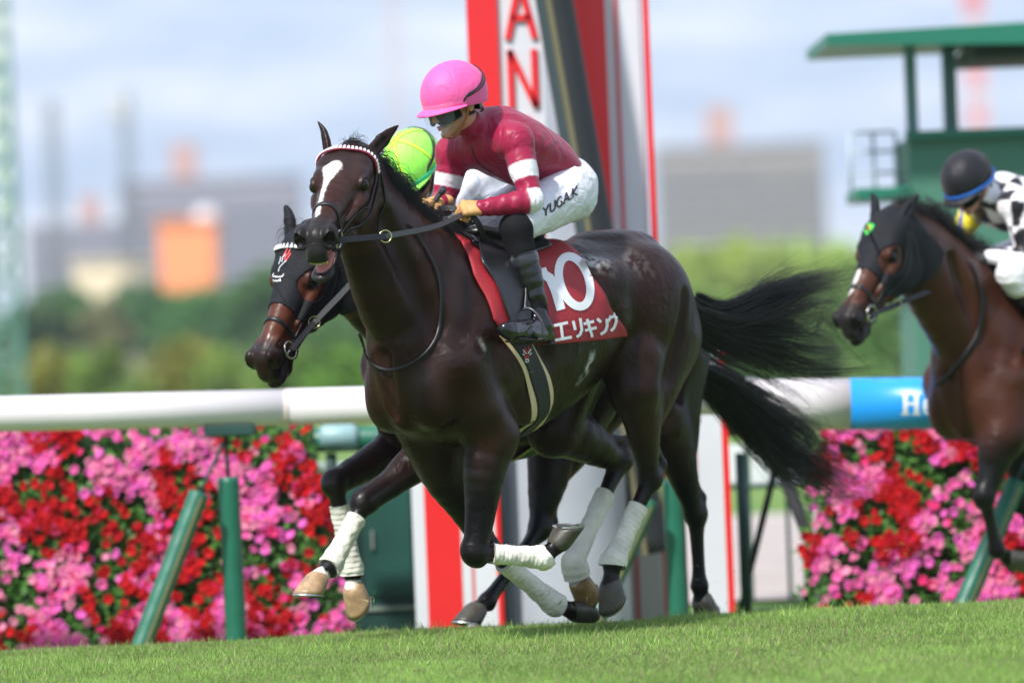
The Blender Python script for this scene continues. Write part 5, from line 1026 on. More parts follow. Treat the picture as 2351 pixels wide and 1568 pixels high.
# ---------------------------------------------------------------- the leading horse
H1 = Frame(1060, 560, 24, 50)
hp = H1.hp
coat_mat = lambda nm, r: mat(nm, (.02, .012, .01), r, vcol=True, bump=(42, .35, 7), noise=(6, .18), spec=.17, veins=.30, coat=.30)
def hoofm(nm, c): return mat(nm, c, .45, noise=(30, .35), bump=(40, .2))
hd = HeadFrame((.700, .02, 2.015), (.769, .358, -.53), sc=1.10, ws=1.10)
P1 = dict(
    neck=[(.16, 0, 1.30, .31, .66), (.33, 0, 1.44, .285, .60), (.46, .005, 1.575, .235, .56), (.57, .01, 1.71, .19, .56), (.645, .02, 1.83, .150, .62), (.69, .028, 1.90, .115, .75)],
    head=hd, flare=1.0, mouth=.040, earL=(-.135, .04, .115), earR=(-.01, -.058, .145), earopen=((.5, .75, -.2), (.7, -.5, 0)),
    nf=(hp(1127, 1000, .175), hp(1091, 1268, .15), hp(1248, 1280, .30), hp(1282, 1247, .33), np.array([-.7, .2, -.7])),
    ff=(hp(1010, 1050, -.15), hp(1118, 1258, -.15), hp(1272, 1386, -.12), hp(1318, 1403, -.12), np.array([-.1, 0, -1.])),
    nh=(hp(1456, 892, .19), hp(1494, 1098, .15), hp(1406, 1294, .12), hp(1402, 1344, .12), np.array([1., 0, .1])),
    fh=(hp(1268, 985, -.14), hp(1424, 1058, -.14), hp(1316, 1290, -.1), hp(1330, 1335, -.1), np.array([1., 0, .3])),
    coat=np.array([.0098, .0036, .0023]), coat2=np.array([.036, .0105, .0052]), face=np.array([.044, .0145, .0085]), mat=coat_mat('dark_bay_coat', .38),
    blaze=[(.135, -.030), (.145, -.050), (.17, -.052), (.195, -.044), (.22, -.036), (.26, -.034), (.31, -.031), (.36, -.029), (.40, -.026), (.43, -.022), (.46, -.017), (.485, -.009), (.46, -.002), (.42, -.006), (.38, -.012), (.33, -.014), (.28, -.014), (.24, -.006), (.21, .008), (.185, .018), (.165, .018), (.15, .010), (.138, -.006)],
    hoofmat=[hoofm('hoof_dark', (.05, .045, .035)), hoofm('hoof_dark', 0), hoofm('hoof_dark', 0), hoofm('hoof_tan', (.22, .13, .05))],
    bandage=[1.0, 1.0, 1.02, 1.12], res=.009)
def sock1(V, N, c, fr_=None):
    T, C = np.array(P1['fh'][2]), np.array(P1['fh'][3]); d = np.linalg.norm(V - lerp(T, C, .7), axis=1); c[d < .062] = (.50, .47, .42)
def sweat(V, N, c, fr_=None):
    def blob(pts, l, r, amt, sd):
        P = np.array([hp(x, y, l) for x, y in pts]); P = along(P, np.linspace(0, 1, 14)); d = np.min(np.linalg.norm(V[:, None] - P[None], axis=2), axis=1) if len(V) < 1 else np.full(len(V), 9.)
        m = (V[:, 1] > .05)
        d[m] = np.min(np.linalg.norm(V[m][:, None] - P[None], axis=2), axis=1); nz = .5 + .5 * vnoise(V * [1, 1, .5], 55, sd) + .35 * vnoise(V, 110, sd + 3); a = np.clip((1 - d / r) * 1.4, 0, 1) * np.clip(nz * 2.4 - .75, 0, 1) * amt; c[:] = c * (1 - a[:, None]) + a[:, None] * np.array([.62, .63, .64])
    blob([(1352, 590), (1375, 618), (1388, 650), (1402, 690)], .20, .055, 1.0, 1); blob([(1340, 575), (1372, 610), (1395, 660), (1415, 720)], .21, .075, .35, 4); blob([(1350, 792), (1352, 830), (1345, 862), (1335, 885)], .26, .030, .8, 7); blob([(1305, 798), (1320, 804)], .27, .022, .6, 8)
    blob([(1440, 610), (1475, 640), (1500, 700)], .2, .10, .12, 9); blob([(1495, 740), (1530, 745)], .2, .05, .25, 10); blob([(1100, 770), (1112, 800)], .28, .02, .30, 11); blob([(1045, 600), (1060, 640)], .15, .05, .0, 12); blob([(1540, 700), (1555, 725)], .2, .04, .15, 13)
P1['marks'] = [sweat, sock1]
root1, body1, S1, V1, Q1 = build_horse(H1, 'dark bay racehorse with white blaze and red number ten cloth, leading the gallop', P1)
RW = hp
# saddle cloth with the number and name, saddle, girth
RDC = mat('number_cloth_red', (.30, .010, .018), .62, noise=(7, .10), bump=(90, .25)); WC = mat('number_white', (.72, .72, .76), .6)
fc = px_fphi(H1, S1, [(1118, 690), (1131, 735), (1160, 775), (1190, 797)]); bc = px_fphi(H1, S1, [(1302, 564), (1345, 628), (1392, 694), (1438, 771)])
front = [(.10, 0), (.15, .35)] + [tuple(x) for x in px_fphi(H1, S1, [(1085, 632), (1112, 680)])] + [tuple(x) for x in fc[1:]]; front[2] = (.172, .664); back = [(-.56, 0)] + [tuple(x) for x in bc]
cloth, SCl = drape('saddlecloth', S1, front, back, RDC, root1)
OO = [(1318 + 34 * math.cos(a) - 6 * math.cos(a) * 0 + .22 * (56 * math.sin(a)), 647 + 57 * math.sin(a)) for a in np.linspace(0, 2 * math.pi, 60)]
px_strokes(H1, SCl, [OO], 19, 'number', WC, cloth); px_strokes(H1, SCl, [[(1238, 625), (1262, 640), (1275, 670), (1287, 712)], [(1246, 628), (1256, 624)]], 21, 'number', WC, cloth)
kana = [[(1270, 748), (1302, 741)], [(1286, 745), (1290, 776)], [(1273, 781), (1311, 774)],
        [(1314, 737), (1319, 758)], [(1330, 731), (1334, 757), (1330, 768), (1322, 774)],
        [(1338, 744), (1362, 738)], [(1341, 759), (1368, 752)], [(1346, 733), (1358, 774)],
        [(1369, 732), (1378, 740)], [(1377, 768), (1388, 760), (1392, 748), (1391, 732)],
        [(1401, 725), (1396, 735), (1389, 741)], [(1399, 729), (1412, 725), (1413, 738), (1408, 752), (1400, 760)], [(1408, 718), (1411, 722)], [(1413, 716), (1416, 720)]]
kana = [[(x, y) for x, y in s] for s in kana]; px_strokes(H1, SCl, kana, 6.5, 'name_lettering', WC, cloth, off=.0045)
def near_patch(name, S, px_front, px_back, mt_, parent, off, th=.006, zc=1.22, nv=30, nu=14):
    o, s = drape(name, S, [tuple(x) for x in px_fphi(H1, S, px_front, zc)], [tuple(x) for x in px_fphi(H1, S, px_back, zc)], mt_, parent, nu, nv, off, th, False, zc, 0); return o, s
sad_m = mat('saddle_black', (.010, .010, .012), .33, bump=(50, .15))
sf = [(.04, 0), (.09, .35)] + [tuple(x) for x in px_fphi(H1, SCl, [(1062, 576), (1098, 602), (1130, 645), (1152, 700), (1170, 748)])]; sb = [(-.47, 0), (-.44, .3)] + [tuple(x) for x in px_fphi(H1, SCl, [(1212, 588), (1216, 640), (1218, 700), (1216, 752)])]
saddle, SSd = drape('saddle', SCl, sf, sb, sad_m, root1, 18, 50, .017, .008, True)
m = MB(); V, Fa = tube([(-.05, 0, 1.655), (-.10, 0, 1.66), (-.25, 0, 1.63), (-.42, 0, 1.645), (-.50, 0, 1.675)], [.03, .06, .085, .10, .05], 24, flat=((0, 0, 1), .42)); link('seat', mesh('seat', V, Fa), sad_m, saddle)
# stirrup leather and iron
girth = loop('girth', S1, .025, .092, 1.52, 2 * math.pi - 1.52, mat('girth_black', (.006, .006, .008), .6, bump=(90, .3)), root1, .007, .005, slant=.27)
for df in (.062, -.062): loop('girth_elastic', S1, .025 + df, .034, 1.52, 2 * math.pi - 1.52, mat('elastic_cream', (.58, .45, .27), .7, bump=(120, .2)), girth, .004, .003, slant=.27)
SG = Surf([v.co[:] for v in girth.data.vertices], [p.vertices[:] for p in girth.data.polygons]); E_R = mat('embroidery_red', (.55, .01, .02), .7); E_W = mat('embroidery_white', (.62, .64, .64), .7)
px_strokes(H1, SG, [[(1204, 797), (1206, 806), (1209, 812)], [(1213, 796), (1211, 806), (1209, 814)], [(1203, 821), (1209, 817)], [(1214, 820), (1209, 817)], [(1204, 824), (1208, 820)]], 2.2, 'emblem', E_R, girth, .003, l=.25)
px_strokes(H1, SG, [[(1200, 803), (1203, 808), (1207, 812)], [(1218, 801), (1214, 808), (1211, 812)], [(1199, 812), (1203, 816)], [(1219, 810), (1215, 815)], [(1205, 826), (1210, 824), (1213, 826)], [(1205, 830), (1209, 831), (1213, 829)]], 2.4, 'emblem', E_W, girth, .003, l=.25)
px_strokes(H1, SG, [[(1189, 858), (1212, 854), (1225, 852)], [(1190, 858), (1190, 880)]], 1.4, 'seam', mat('seam_grey', (.15, .15, .16), .5), girth, .003, l=.25)
tv = []; tf = []
for i, s_ in enumerate(np.linspace(-.026, .026, 6)):              # upper incisors
    c_ = hd(.592 - .35 * abs(s_) , -.146, s_); b = MB(); b.box((0, 0, 0), (.006, .016, .0095), bev=.0015); R_ = np.column_stack([hd.N, hd.U, hd.S]); k_ = len(tv); tv += [tuple(R_ @ np.array(v) + c_) for v in b.v]; tf += [tuple(j + k_ for j in f) for f in b.f]
link('teeth', mesh('teeth', tv, tf), mat('teeth', (.50, .42, .18), .35), root1)
V, Fa = tube([hd(.42, -.178, .006), hd(.50, -.188, .012), hd(.565, -.196, .018)], [.020, .022, .012], 14, flat=(hd.U, .4)); link('tongue', mesh('tongue', V, Fa), mat('tongue', (.50, .24, .22), .3), root1)
# bridle, reins, neck strap
br1 = bridle(root1, S1, hd, H1, STRAPS, browband=(None, (.22, .01, .04)))
nkp = [(938, 515), (958, 545), (985, 590), (1003, 630), (1012, 690), (1010, 740), (998, 785), (965, 822), (920, 846), (878, 849), (850, 826), (833, 790), (824, 765)]
P_, N_ = [], []
for q in spline(np.array(nkp, float), 5): a, b = cast_px(H1, S1, q[0], q[1], .008, 0.1); P_.append(a); N_.append(b)
P_, N_ = np.array(P_), np.array(N_)
for _ in range(6): P_[1:-1] = (P_[:-2] + 2 * P_[1:-1] + P_[2:]) / 4
V, Fa = strap(P_, N_, .014, .005); link('neck_strap', mesh('neck_strap', V, Fa), LEATHER, root1)
# hair
def mane(root, nk, seed, n, ln, drift, name='mane', parent=None, top=.96, mt_=HAIR, z=.94):
    g = np.random.default_rng(seed); C = spline(np.array([q[:3] for q in nk]), 6); Rr = spline(np.array([[q[3], 0, 0] for q in nk]), 6)[:, 0]; T = np.gradient(C, axis=0); T /= np.linalg.norm(T, axis=1)[:, None]; up = np.array([unit(np.cross([0, 1, 0], t)) for t in T]); up = np.array([u if u[2] > 0 else -u for u in up]); crest = C + up * (Rr * z)[:, None]; crest = np.vstack([[(-.10, 0, 1.60)], crest[2:]])
    t = g.uniform(0, 1, n) ** .9; P = along(crest, t) + g.normal(0, 1, (n, 3)) * [.006, .010, .006]; d = np.tile(drift, (n, 1)) + g.normal(0, .28, (n, 3)); clump = vnoise(P, 14, 3); d[:, 2] += .35 * clump; d /= np.linalg.norm(d, axis=1)[:, None]
    return strands(P, d, ln * g.uniform(.5, 1.15, n) * (1 + .3 * clump), .0013, 14, .75, .22, seed, name=name, mat_=mt_, parent=parent or root)
mane(root1, P1['neck'], 3, 3600, .20, (-.85, .12, .42))
g = np.random.default_rng(4); n = 420; P = np.array([hd(.005, -.028, 0)] * n) + g.normal(0, 1, (n, 3)) * .014; strands(P, np.tile(unit(hd.N * -.35 + hd.U * .5 + hd.S * .5), (n, 1)) + g.normal(0, .35, (n, 3)), g.uniform(.04, .11, n), .0011, 10, .6, .2, 5, name='forelock', mat_=HAIR, parent=root1)
g = np.random.default_rng(8); n = 130; P = np.array([hd(.535, -.20, 0)] * n) + (g.normal(0, 1, (n, 1)) * .020) * hd.S + (g.normal(0, 1, (n, 1)) * .018) * hd.N; strands(P, np.tile(-hd.U, (n, 1)) + g.normal(0, .4, (n, 3)), g.uniform(.01, .028, n), .0006, 6, .2, .1, 5, name='whiskers', mat_=HAIR, parent=root1)
tl = [[hp(x, y, l) for x, y, l in q] for q in ([(1583, 700, 0), (1640, 725, .02), (1720, 705, .03), (1790, 640, .05), (1850, 605, .05)], [(1583, 705, 0), (1660, 735, 0), (1770, 690, .02), (1870, 660, .02), (1960, 650, .05)], [(1583, 715, .0), (1680, 745, 0), (1790, 720, 0), (1880, 700, 0), (1935, 745, 0)], [(1583, 725, .03), (1690, 765, .03), (1800, 770, .02), (1880, 790, .02), (1905, 850, 0)], [(1583, 740, .0), (1680, 780, 0), (1790, 815, 0), (1880, 855, 0), (1990, 845, 0)], [(1583, 755, .0), (1660, 800, 0), (1740, 830, 0), (1810, 860, 0), (1850, 905, 0)])]
hair_guides(tl, 2300, .00135, .052, 11, 'tail', HAIR, root1)
m = MB(); m.tube(spline([hp(1560, 672, 0), hp(1590, 705, 0), hp(1640, 735, 0), hp(1700, 755, 0)], 5), np.interp(np.linspace(0, 1, 16), [0, .3, 1], [.045, .038, .006]), 12); m.build('dock', HAIR, root1, True)
# ---------------------------------------------------------------- the jockey in pink cap and maroon silks
def headframe(fr, c, alpha, beta, roll=0, sc=1.0, ws=1.0):
    a, b = math.radians(alpha), math.radians(beta); return HeadFrame(c, vec(fr, (-math.cos(a) * math.cos(b), -math.sin(a) * math.cos(b), -math.sin(b))), math.radians(roll), sc, ws)
J1h = headframe(H1, hp(1040, 228, .0), 42, 17, sc=1.06)
def paint1(V, c, cen, A):
    bt = lambda t, a, b, w=.010: sst(t, a - w, a + w) * (1 - sst(t, b - w, b + w))
    for s in ('N', 'F'):
        t, w, e = cen[s + 'u']; t2, w2, e2 = cen[s + 'l']; m = (bt(t, .42, .66) + bt(t, .86, 1.3)) * (e < .088) * (V[:, 1] * (1 if s == 'N' else -1) > .06); m = m * (1 - sst(t2, .07, .13) * (e2 < .06))
        c[:] = c * (1 - m[:, None]) + m[:, None] * np.array([.66, .65, .70])
    return c
J1 = dict(id='maroon', head=J1h, pelvis=hp(1290, 428, 0), waist=hp(1232, 372, 0), chest=hp(1140, 322, 0), neckb=hp(1092, 296, 0), shN=hp(1183, 322, .17), shF=hp(1042, 352, -.16), elN=hp(1222, 462, .27), elF=hp(1018, 468, -.20), wrN=hp(1107, 478, .15), wrF=hp(1012, 462, -.06),
          hipN=hp(1300, 446, .11), hipF=hp(1262, 440, -.11), knN=hp(1184, 524, .22), knF=hp(1062, 532, -.20), anN=hp(1241, 750, .27), anF=hp(1115, 700, -.27), toeN=hp(1151, 741, .36), toeF=hp(1040, 700, -.30),
          handN=((-1, -.15, .02), (.1, -.75, .65), (0, .6, .8)), handF=((-.75, -.6, -.05), (-.2, -.25, .95), (.6, -.7, .2)),
          jcol=(.27, .008, .045), bcol=(.64, .64, .70), gcol=(.50, .27, .10), hcol=(.76, .10, .33), jpaint=paint1, shield=True, tanstrap=True, cuff=.12, res=.0055)
jr1, SB1, held1 = jockey(H1, 'jockey in bright pink cap and maroon silks with white sleeve bands, crouching over number ten', J1)
# ---------------------------------------------------------------- reins and whip of the leading pair
def strap_between(name, P, w, mt_, parent, nrm=(0, -.6, .8), n=8, th=.0035, fr=None):
    P = spline(np.array(P, float), n); nr = vec(fr, nrm) if fr else np.array(nrm); T = np.gradient(P, axis=0); N = []
    for t in T: t = unit(t); N.append(unit(nr - t * (nr @ t)))
    V, Fa = strap(P, np.array(N), w, th); return link(name, mesh(name, V, Fa), mt_, parent, smooth=False)
def reins(fr, root, h, S, held, ring_px=None, w=.027):
    a, n = S.near(h(.475, -.130, .078), .014); b = held['N'][0]; mid = lerp(a, b, .24) + [0, 0, -.012]
    if ring_px: mid = fr.hp(ring_px[0], ring_px[1], .30)
    r1 = strap_between('rein', [a, mid], .026, LEATHER, root, nrm=(0, -1, .15), fr=fr); strap_between('rein', [mid, lerp(mid, b, .5) + [0, .035, -.012], b + [0, 0, .0]], w, mat('rein_rubber', (.018, .020, .024), .55, bump=(200, .3)), root, nrm=(0, -1, .25), fr=fr)
    V, Fa = ring(mid, vec(fr, (.25, -1, .1)), .024, .003); link('rein_ring', mesh('rein_ring', V, Fa), BRASS, r1)
    a2, n = S.near(h(.475, -.130, -.078), .014); c = held['F'][0]; strap_between('rein', [a2, lerp(a2, c, .5) + [0, -.05, -.0], c], w, LEATHER, root, fr=fr)
    strap_between('rein', [b, lerp(b, c, .4) + [.02, 0, .015], c + [.03, 0, -.02], lerp(c, a2, .15)], w, LEATHER, root, nrm=(0, -1, .2), fr=fr)
    return r1
reins(H1, root1, hd, S1, held1, (885, 543))
hN = held1['N'][0]; strap_between('rein_end', [hN + [-.01, 0, .012], hp(1097, 512, .12), hp(1108, 540, .12), hp(1107, 562, .10), hp(1092, 578, .08), hp(1070, 560, .05)], .026, LEATHER, root1, nrm=(.2, -1, .1), fr=H1)
def whip(fr, held, label, up, ln=(.09, .38), px=None):
    c, t = held; t = unit(vec(fr, up)); o = fr.O + 0; r = empty('whip', fr.O, fr.rz, label=label, cat='whip'); V, Fa = tube([c - t * ln[1], c - t * .1, c + t * ln[0]], [.005, .0085, .0115], 12); link('shaft', mesh('shaft', V, Fa), mat('whip_grip', (.02, .02, .022), .6, bump=(150, .5)), r)
    V, Fa = tube([c + t * (ln[0] - .004), c + t * (ln[0] + .004), c + t * (ln[0] + .022), c + t * (ln[0] + .027)], [.012, .0155, .0155, .011], 16); link('knob', mesh('knob', V, Fa), mat('whip_knob', (.03, .035, .045), .25, bump=(200, .6)), r); V, Fa = tube([c - t * (ln[1] + .10), c - t * (ln[1] - .02)], [.014, .006], 8, flat=((0, 0, 1), .2)); link('flap', mesh('flap', V, Fa), LEATHER, r); return r
whip(H1, held1['F'], 'black riding whip held in the tan glove of the pink capped jockey', (.62, -.35, .75))
# stirrup of the near boot
def stirrup(fr, j, root, name='stirrup', side='N'):
    an, to = np.array(j['an' + side]), np.array(j['toe' + side]); d = unit(to - an); dn = unit(an - np.array(j['kn' + side])); so_ = unit(dn - d * (dn @ d)); sd_ = np.cross(d, so_); c = an + so_ * .062 + d * .115
    P = [c + sd_ * .058, c + sd_ * .062 - so_ * .06, c + sd_ * .035 - so_ * .115, c - so_ * .132, c - sd_ * .035 - so_ * .115, c - sd_ * .062 - so_ * .06, c - sd_ * .058]; V, Fa = tube(spline(P, 6), .0055, 8); o = link(name, mesh(name, V, Fa), mat('stirrup_grey', (.06, .062, .07), .35, metal=.6), root); m = MB(); m.box(c + so_ * .006, (.045, .13, .010), R=np.column_stack([d, sd_, so_]), bev=.002); m.build('tread', mat('rubber_sole', 0), o)
    top = np.array([-.12, .20 if side == 'N' else -.20, 1.50]); strap_between('stirrup_leather', [c - so_ * .132, lerp(c - so_ * .132, top, .5) + [0, .02 if side == 'N' else -.02, 0], top], .016, LEATHER, root, nrm=(0, 1, 0))
for s in ('N', 'F'): stirrup(H1, J1, root1, side=s)
# ---------------------------------------------------------------- the masked horse behind
H2 = Frame(1077, 575, 25.15, 47, -.10); h2 = H2.hp
p2 = h2(690, 530, -.12); hd2 = headframe(H2, p2, 54, 56, sc=1.08, ws=1.06)
P2 = dict(neck=[(.16, 0, 1.30, .31, .66), (.33, 0, 1.43, .265, .58), tuple(lerp((.33, 0, 1.43), p2, .32)) + (.222, .54), tuple(lerp((.33, 0, 1.42), p2, .60)) + (.180, .54), tuple(lerp((.33, 0, 1.42), p2 - [0, 0, .05], .82)) + (.150, .60), tuple(p2 - np.array([.03, 0, .10])) + (.115, .75)],
    head=hd2, mouth=.003, earL=(-.05, .04, .14), earR=(-.01, -.03, .15), earopen=((.7, .5, 0), (.8, -.4, 0)),
    nf=(h2(1030, 1010, .13), h2(838, 1152, .06), h2(757, 1302, .06), h2(728, 1330, .06), np.array([.7, 0, .7])),
    ff=(h2(990, 985, -.14), h2(768, 1108, -.17), h2(809, 1315, -.16), h2(812, 1352, -.16), np.array([1., 0, .1])),
    nh=(h2(1520, 975, .16), h2(1597, 1180, .14), h2(1606, 1345, .13), h2(1612, 1378, .13), np.array([1., 0, .2])),
    fh=(h2(1262, 1000, -.14), h2(1240, 1212, -.12), h2(1118, 1380, -.11), h2(1093, 1400, -.11), np.array([.5, 0, .85])),
    coat=np.array([.008, .0034, .0026]), coat2=np.array([.03, .009, .006]), face=np.array([.14, .040, .020]), mat=coat_mat('bay_coat_masked', .4),
    hoofmat=[hoofm('hoof_pale', (.34, .22, .12)), hoofm('hoof_pale', 0), hoofm('hoof_dark', 0), hoofm('hoof_dark', 0)], bandage=[1.02, 1.02, 0, 0], res=.011, hres=.0055, legdark=1.0)
def sock2(V, N, c, fr_=None):
    for k in ('nf', 'ff'):
        T, C = np.array(P2[k][2]), np.array(P2[k][3]); d = np.linalg.norm(V - lerp(T, C, .95), axis=1) + .006 * vnoise(V, 60, 4); c[d < .050] = (.72, .69, .64)
def hood_paint(h, lim=.30):
    def f(V, N, c, fr_=None):
        pass
    return f
P2['marks'] = [sock2]
root2, body2, S2, V2, Q2 = build_horse(H2, 'bay racehorse in a black hood with white front bandages, half hidden behind the leader', P2)
def hood(root, h, V, Q, lim, mt_, eye_r=.062, back=-.06, ears=None, name='hood'):
    """cloth hood: the head surface pushed out a few millimetres, cut round the eyes, ends above the noseband"""
    N = vnormals(V, Q); q = h.inv(V); e = np.sqrt(((q[:, 0] - .200) / 1.05) ** 2 + ((q[:, 1] + .080) / .95) ** 2); m = (q[:, 0] > back) & (q[:, 0] < lim + .05 * np.clip(-q[:, 1] / .2, 0, 1)) & (np.abs(q[:, 2]) < .22) & (q[:, 1] > -.36) & (q[:, 1] < .2) & (np.linalg.norm(q, axis=1) < .375)
    m &= ~((e < eye_r) & (np.abs(q[:, 2]) > .045)); m &= (q[:, 0] > back)
    for s, v in zip((1, -1), ears or ()):
        b = h(.015, -.045, .066 * s); v = np.array(v, float); t = np.clip(((V - b) @ v) / (v @ v), 0, 1.1); m |= (np.linalg.norm(V - b - t[:, None] * v, axis=1) < .045) & (t > .12)
    qm = m[Q].all(1); QQ = Q[qm]; u, inv = np.unique(QQ, return_inverse=True); Fq = inv.reshape(QQ.shape)
    A = V[u] + N[u] * .0055; B = V[u] + N[u] * .001; k = len(u); ed = {}
    for f in Fq:
        for i in range(4): a, b = int(f[i]), int(f[(i + 1) % 4]); ed[(a, b)] = 1
    rim = [(b, a, a + k, b + k) for (a, b) in ed if (b, a) not in ed]; AA = np.vstack([A, B]); FF = np.vstack([Fq, np.array(rim)]) if rim else Fq
    o = link(name, mesh(name, AA, FF.astype(np.int32)), mt_, root); return o, Surf(A, Fq)
hm = mat('hood_black', (.008, .009, .013), .75, bump=(90, .35), spec=.25)
ho2, SH2 = hood(root2, hd2, V2, Q2, .325, hm, ears=(P2['earL'], P2['earR']))
br2 = bridle(root2, S2, hd2, H2, STRAPS)
Qb, Nb = surf_path(SH2, [hd2(*q) for q in [(.075, -.10, .10), (.075, -.05, .085), (.082, -.015, .05), (.086, -.005, 0), (.082, -.015, -.05), (.075, -.05, -.085), (.075, -.10, -.10)]], 12, .004, 6)
V, Fa = strap(Qb, Nb, .026, .005); bb = link('browband', mesh('browband', V, Fa), mat('browband_navy', (.01, .012, .03), .5), br2); m = MB(); L_ = np.r_[0, np.cumsum(np.linalg.norm(np.diff(Qb, axis=0), axis=1))]
for i in range(int(L_[-1] / .019)):
    t = (i + .5) * .019; p = np.array([np.interp(t, L_, Qb[:, j]) for j in range(3)]); n = unit([np.interp(t, L_, Nb[:, j]) for j in range(3)]); T = unit(np.array([np.interp(t + .003, L_, Qb[:, j]) for j in range(3)]) - p); b = np.cross(T, n); b = b if b @ hd2.N < 0 else -b
    m.add([p + T * x + b * y + n * z for (x, y, z) in ((-.009, -.012, .006), (.009, -.012, .006), (.001, .012, .006), (-.001, .012, .006), (-.006, -.008, .010), (.006, -.008, .010), (0, .006, .009), (-.0005, .006, .009))], [(0, 1, 5, 4), (1, 2, 6, 5), (2, 3, 7, 6), (3, 0, 4, 7), (4, 5, 6, 7)])
m.build('bead', mat('bead_white', 0), bb)
# embroidered emblem and script on the hood
px_strokes(H2, SH2, [[(667, 573), (663, 582), (656, 590), (655, 600)], [(661, 570), (657, 579), (651, 588)], [(668, 582), (662, 592), (657, 598)]], 2.6, 'emblem', mat('emblem_red', (.62, .06, .07), .7), ho2, .003)
px_strokes(H2, SH2, [[(657, 583), (650, 592), (648, 602)], [(659, 598), (650, 606), (643, 614), (640, 624)], [(646, 590), (644, 600), (641, 607)]], 2.2, 'emblem', mat('emblem_silver', (.45, .46, .5), .6), ho2, .003)
px_strokes(H2, SH2, [[(630, 628), (627, 632), (629, 637), (633, 633), (634, 638), (637, 634), (639, 638), (642, 634), (644, 638), (647, 633), (649, 637), (652, 629)], [(627, 648), (629, 642), (632, 647), (635, 643), (637, 648), (640, 643), (642, 647), (644, 640), (645, 647)]], 1.7, 'script_lettering', mat('thread_white', (.7, .7, .72), .7), ho2, .003)
girth2 = loop('girth', S2, -.22, .11, 1.4, 2 * math.pi - 1.4, mat('girth_green', (.03, .07, .025), .7), root2, .010, .006)
for df in (.058, -.058): loop('girth_elastic', S2, -.22 + df, .022, 1.4, 2 * math.pi - 1.4, mat('elastic_tan', (.40, .34, .14), .7), girth2, .014, .004)
drape('saddlecloth', S2, [(-.05, 0), (-.05, .8), (-.02, 1.5)], [(-.75, 0), (-.72, .8), (-.68, 1.5)], mat('number_cloth_white', (.75, .75, .78), .6), root2, 20, 40)
t2 = [[h2(x, y, l) for x, y, l in q] for q in ([(1600, 840, 0), (1668, 868, 0), (1740, 905, 0), (1830, 960, 0), (1905, 1040, .0)], [(1600, 850, 0), (1670, 900, 0), (1740, 970, 0), (1840, 1050, 0), (1950, 1125, 0)], [(1600, 860, 0), (1665, 925, 0), (1725, 1005, 0), (1800, 1080, 0), (1925, 1138, 0)])]
hair_guides(t2, 1300, .0015, .030, 12, 'tail', HAIR, root2, root=.03)
m = MB(); m.tube(spline([h2(1570, 815, 0), h2(1600, 845, 0), h2(1650, 885, 0), h2(1690, 930, 0)], 5), np.interp(np.linspace(0, 1, 16), [0, .3, 1], [.045, .036, .008]), 12); m.build('dock', HAIR, root2, True)
g = np.random.default_rng(14); n = 60; P = np.array([hd2(.0, -.03, -.03)] * n) + g.normal(0, 1, (n, 3)) * .02; strands(P, np.tile(vec(H2, (-.3, 0, .8)), (n, 1)) + g.normal(0, .5, (n, 3)), g.uniform(.08, .16, n), .0012, 12, 1.1, .3, 5, name='forelock', mat_=HAIR, parent=root2)
mane(root2, P2['neck'], 5, 900, .15, (-.75, .2, .5))
J2h = headframe(H2, h2(948, 380, 0), 48, 50)
J2 = dict(id='white', head=J2h, pelvis=h2(1195, 452, 0), waist=h2(1135, 430, 0), chest=h2(1065, 410, 0), neckb=h2(1010, 402, 0), shN=h2(1060, 425, .16), shF=h2(985, 430, -.16), elN=h2(1010, 505, .22), elF=h2(930, 495, -.20), wrN=h2(925, 505, .10), wrF=h2(900, 500, -.06),
          hipN=h2(1195, 470, .11), hipF=h2(1170, 462, -.11), knN=h2(1085, 525, .22), knF=h2(1020, 535, -.20), anN=h2(1130, 720, .26), anF=h2(1060, 700, -.26), toeN=h2(1060, 735, .28), toeF=h2(1000, 710, -.28),
          handN=((-1, -.15, .02), (.1, -.75, .65), (0, .6, .8)), handF=((-.75, -.6, -.05), (-.2, -.25, .95), (.6, -.7, .2)), jcol=(.78, .78, .82), bcol=(.80, .80, .86), gcol=(.03, .03, .03), hcol=(.30, .90, .10), rimcol=(.005, .42, .18), ribcol=(.62, .90, .05), res=.009, hres=.005, cuff=.14)
jr2, SB2, held2 = jockey(H2, 'jockey in lime green cap and white silks, mostly hidden behind the pink capped rider', J2)
reins(H2, root2, hd2, S2, held2)
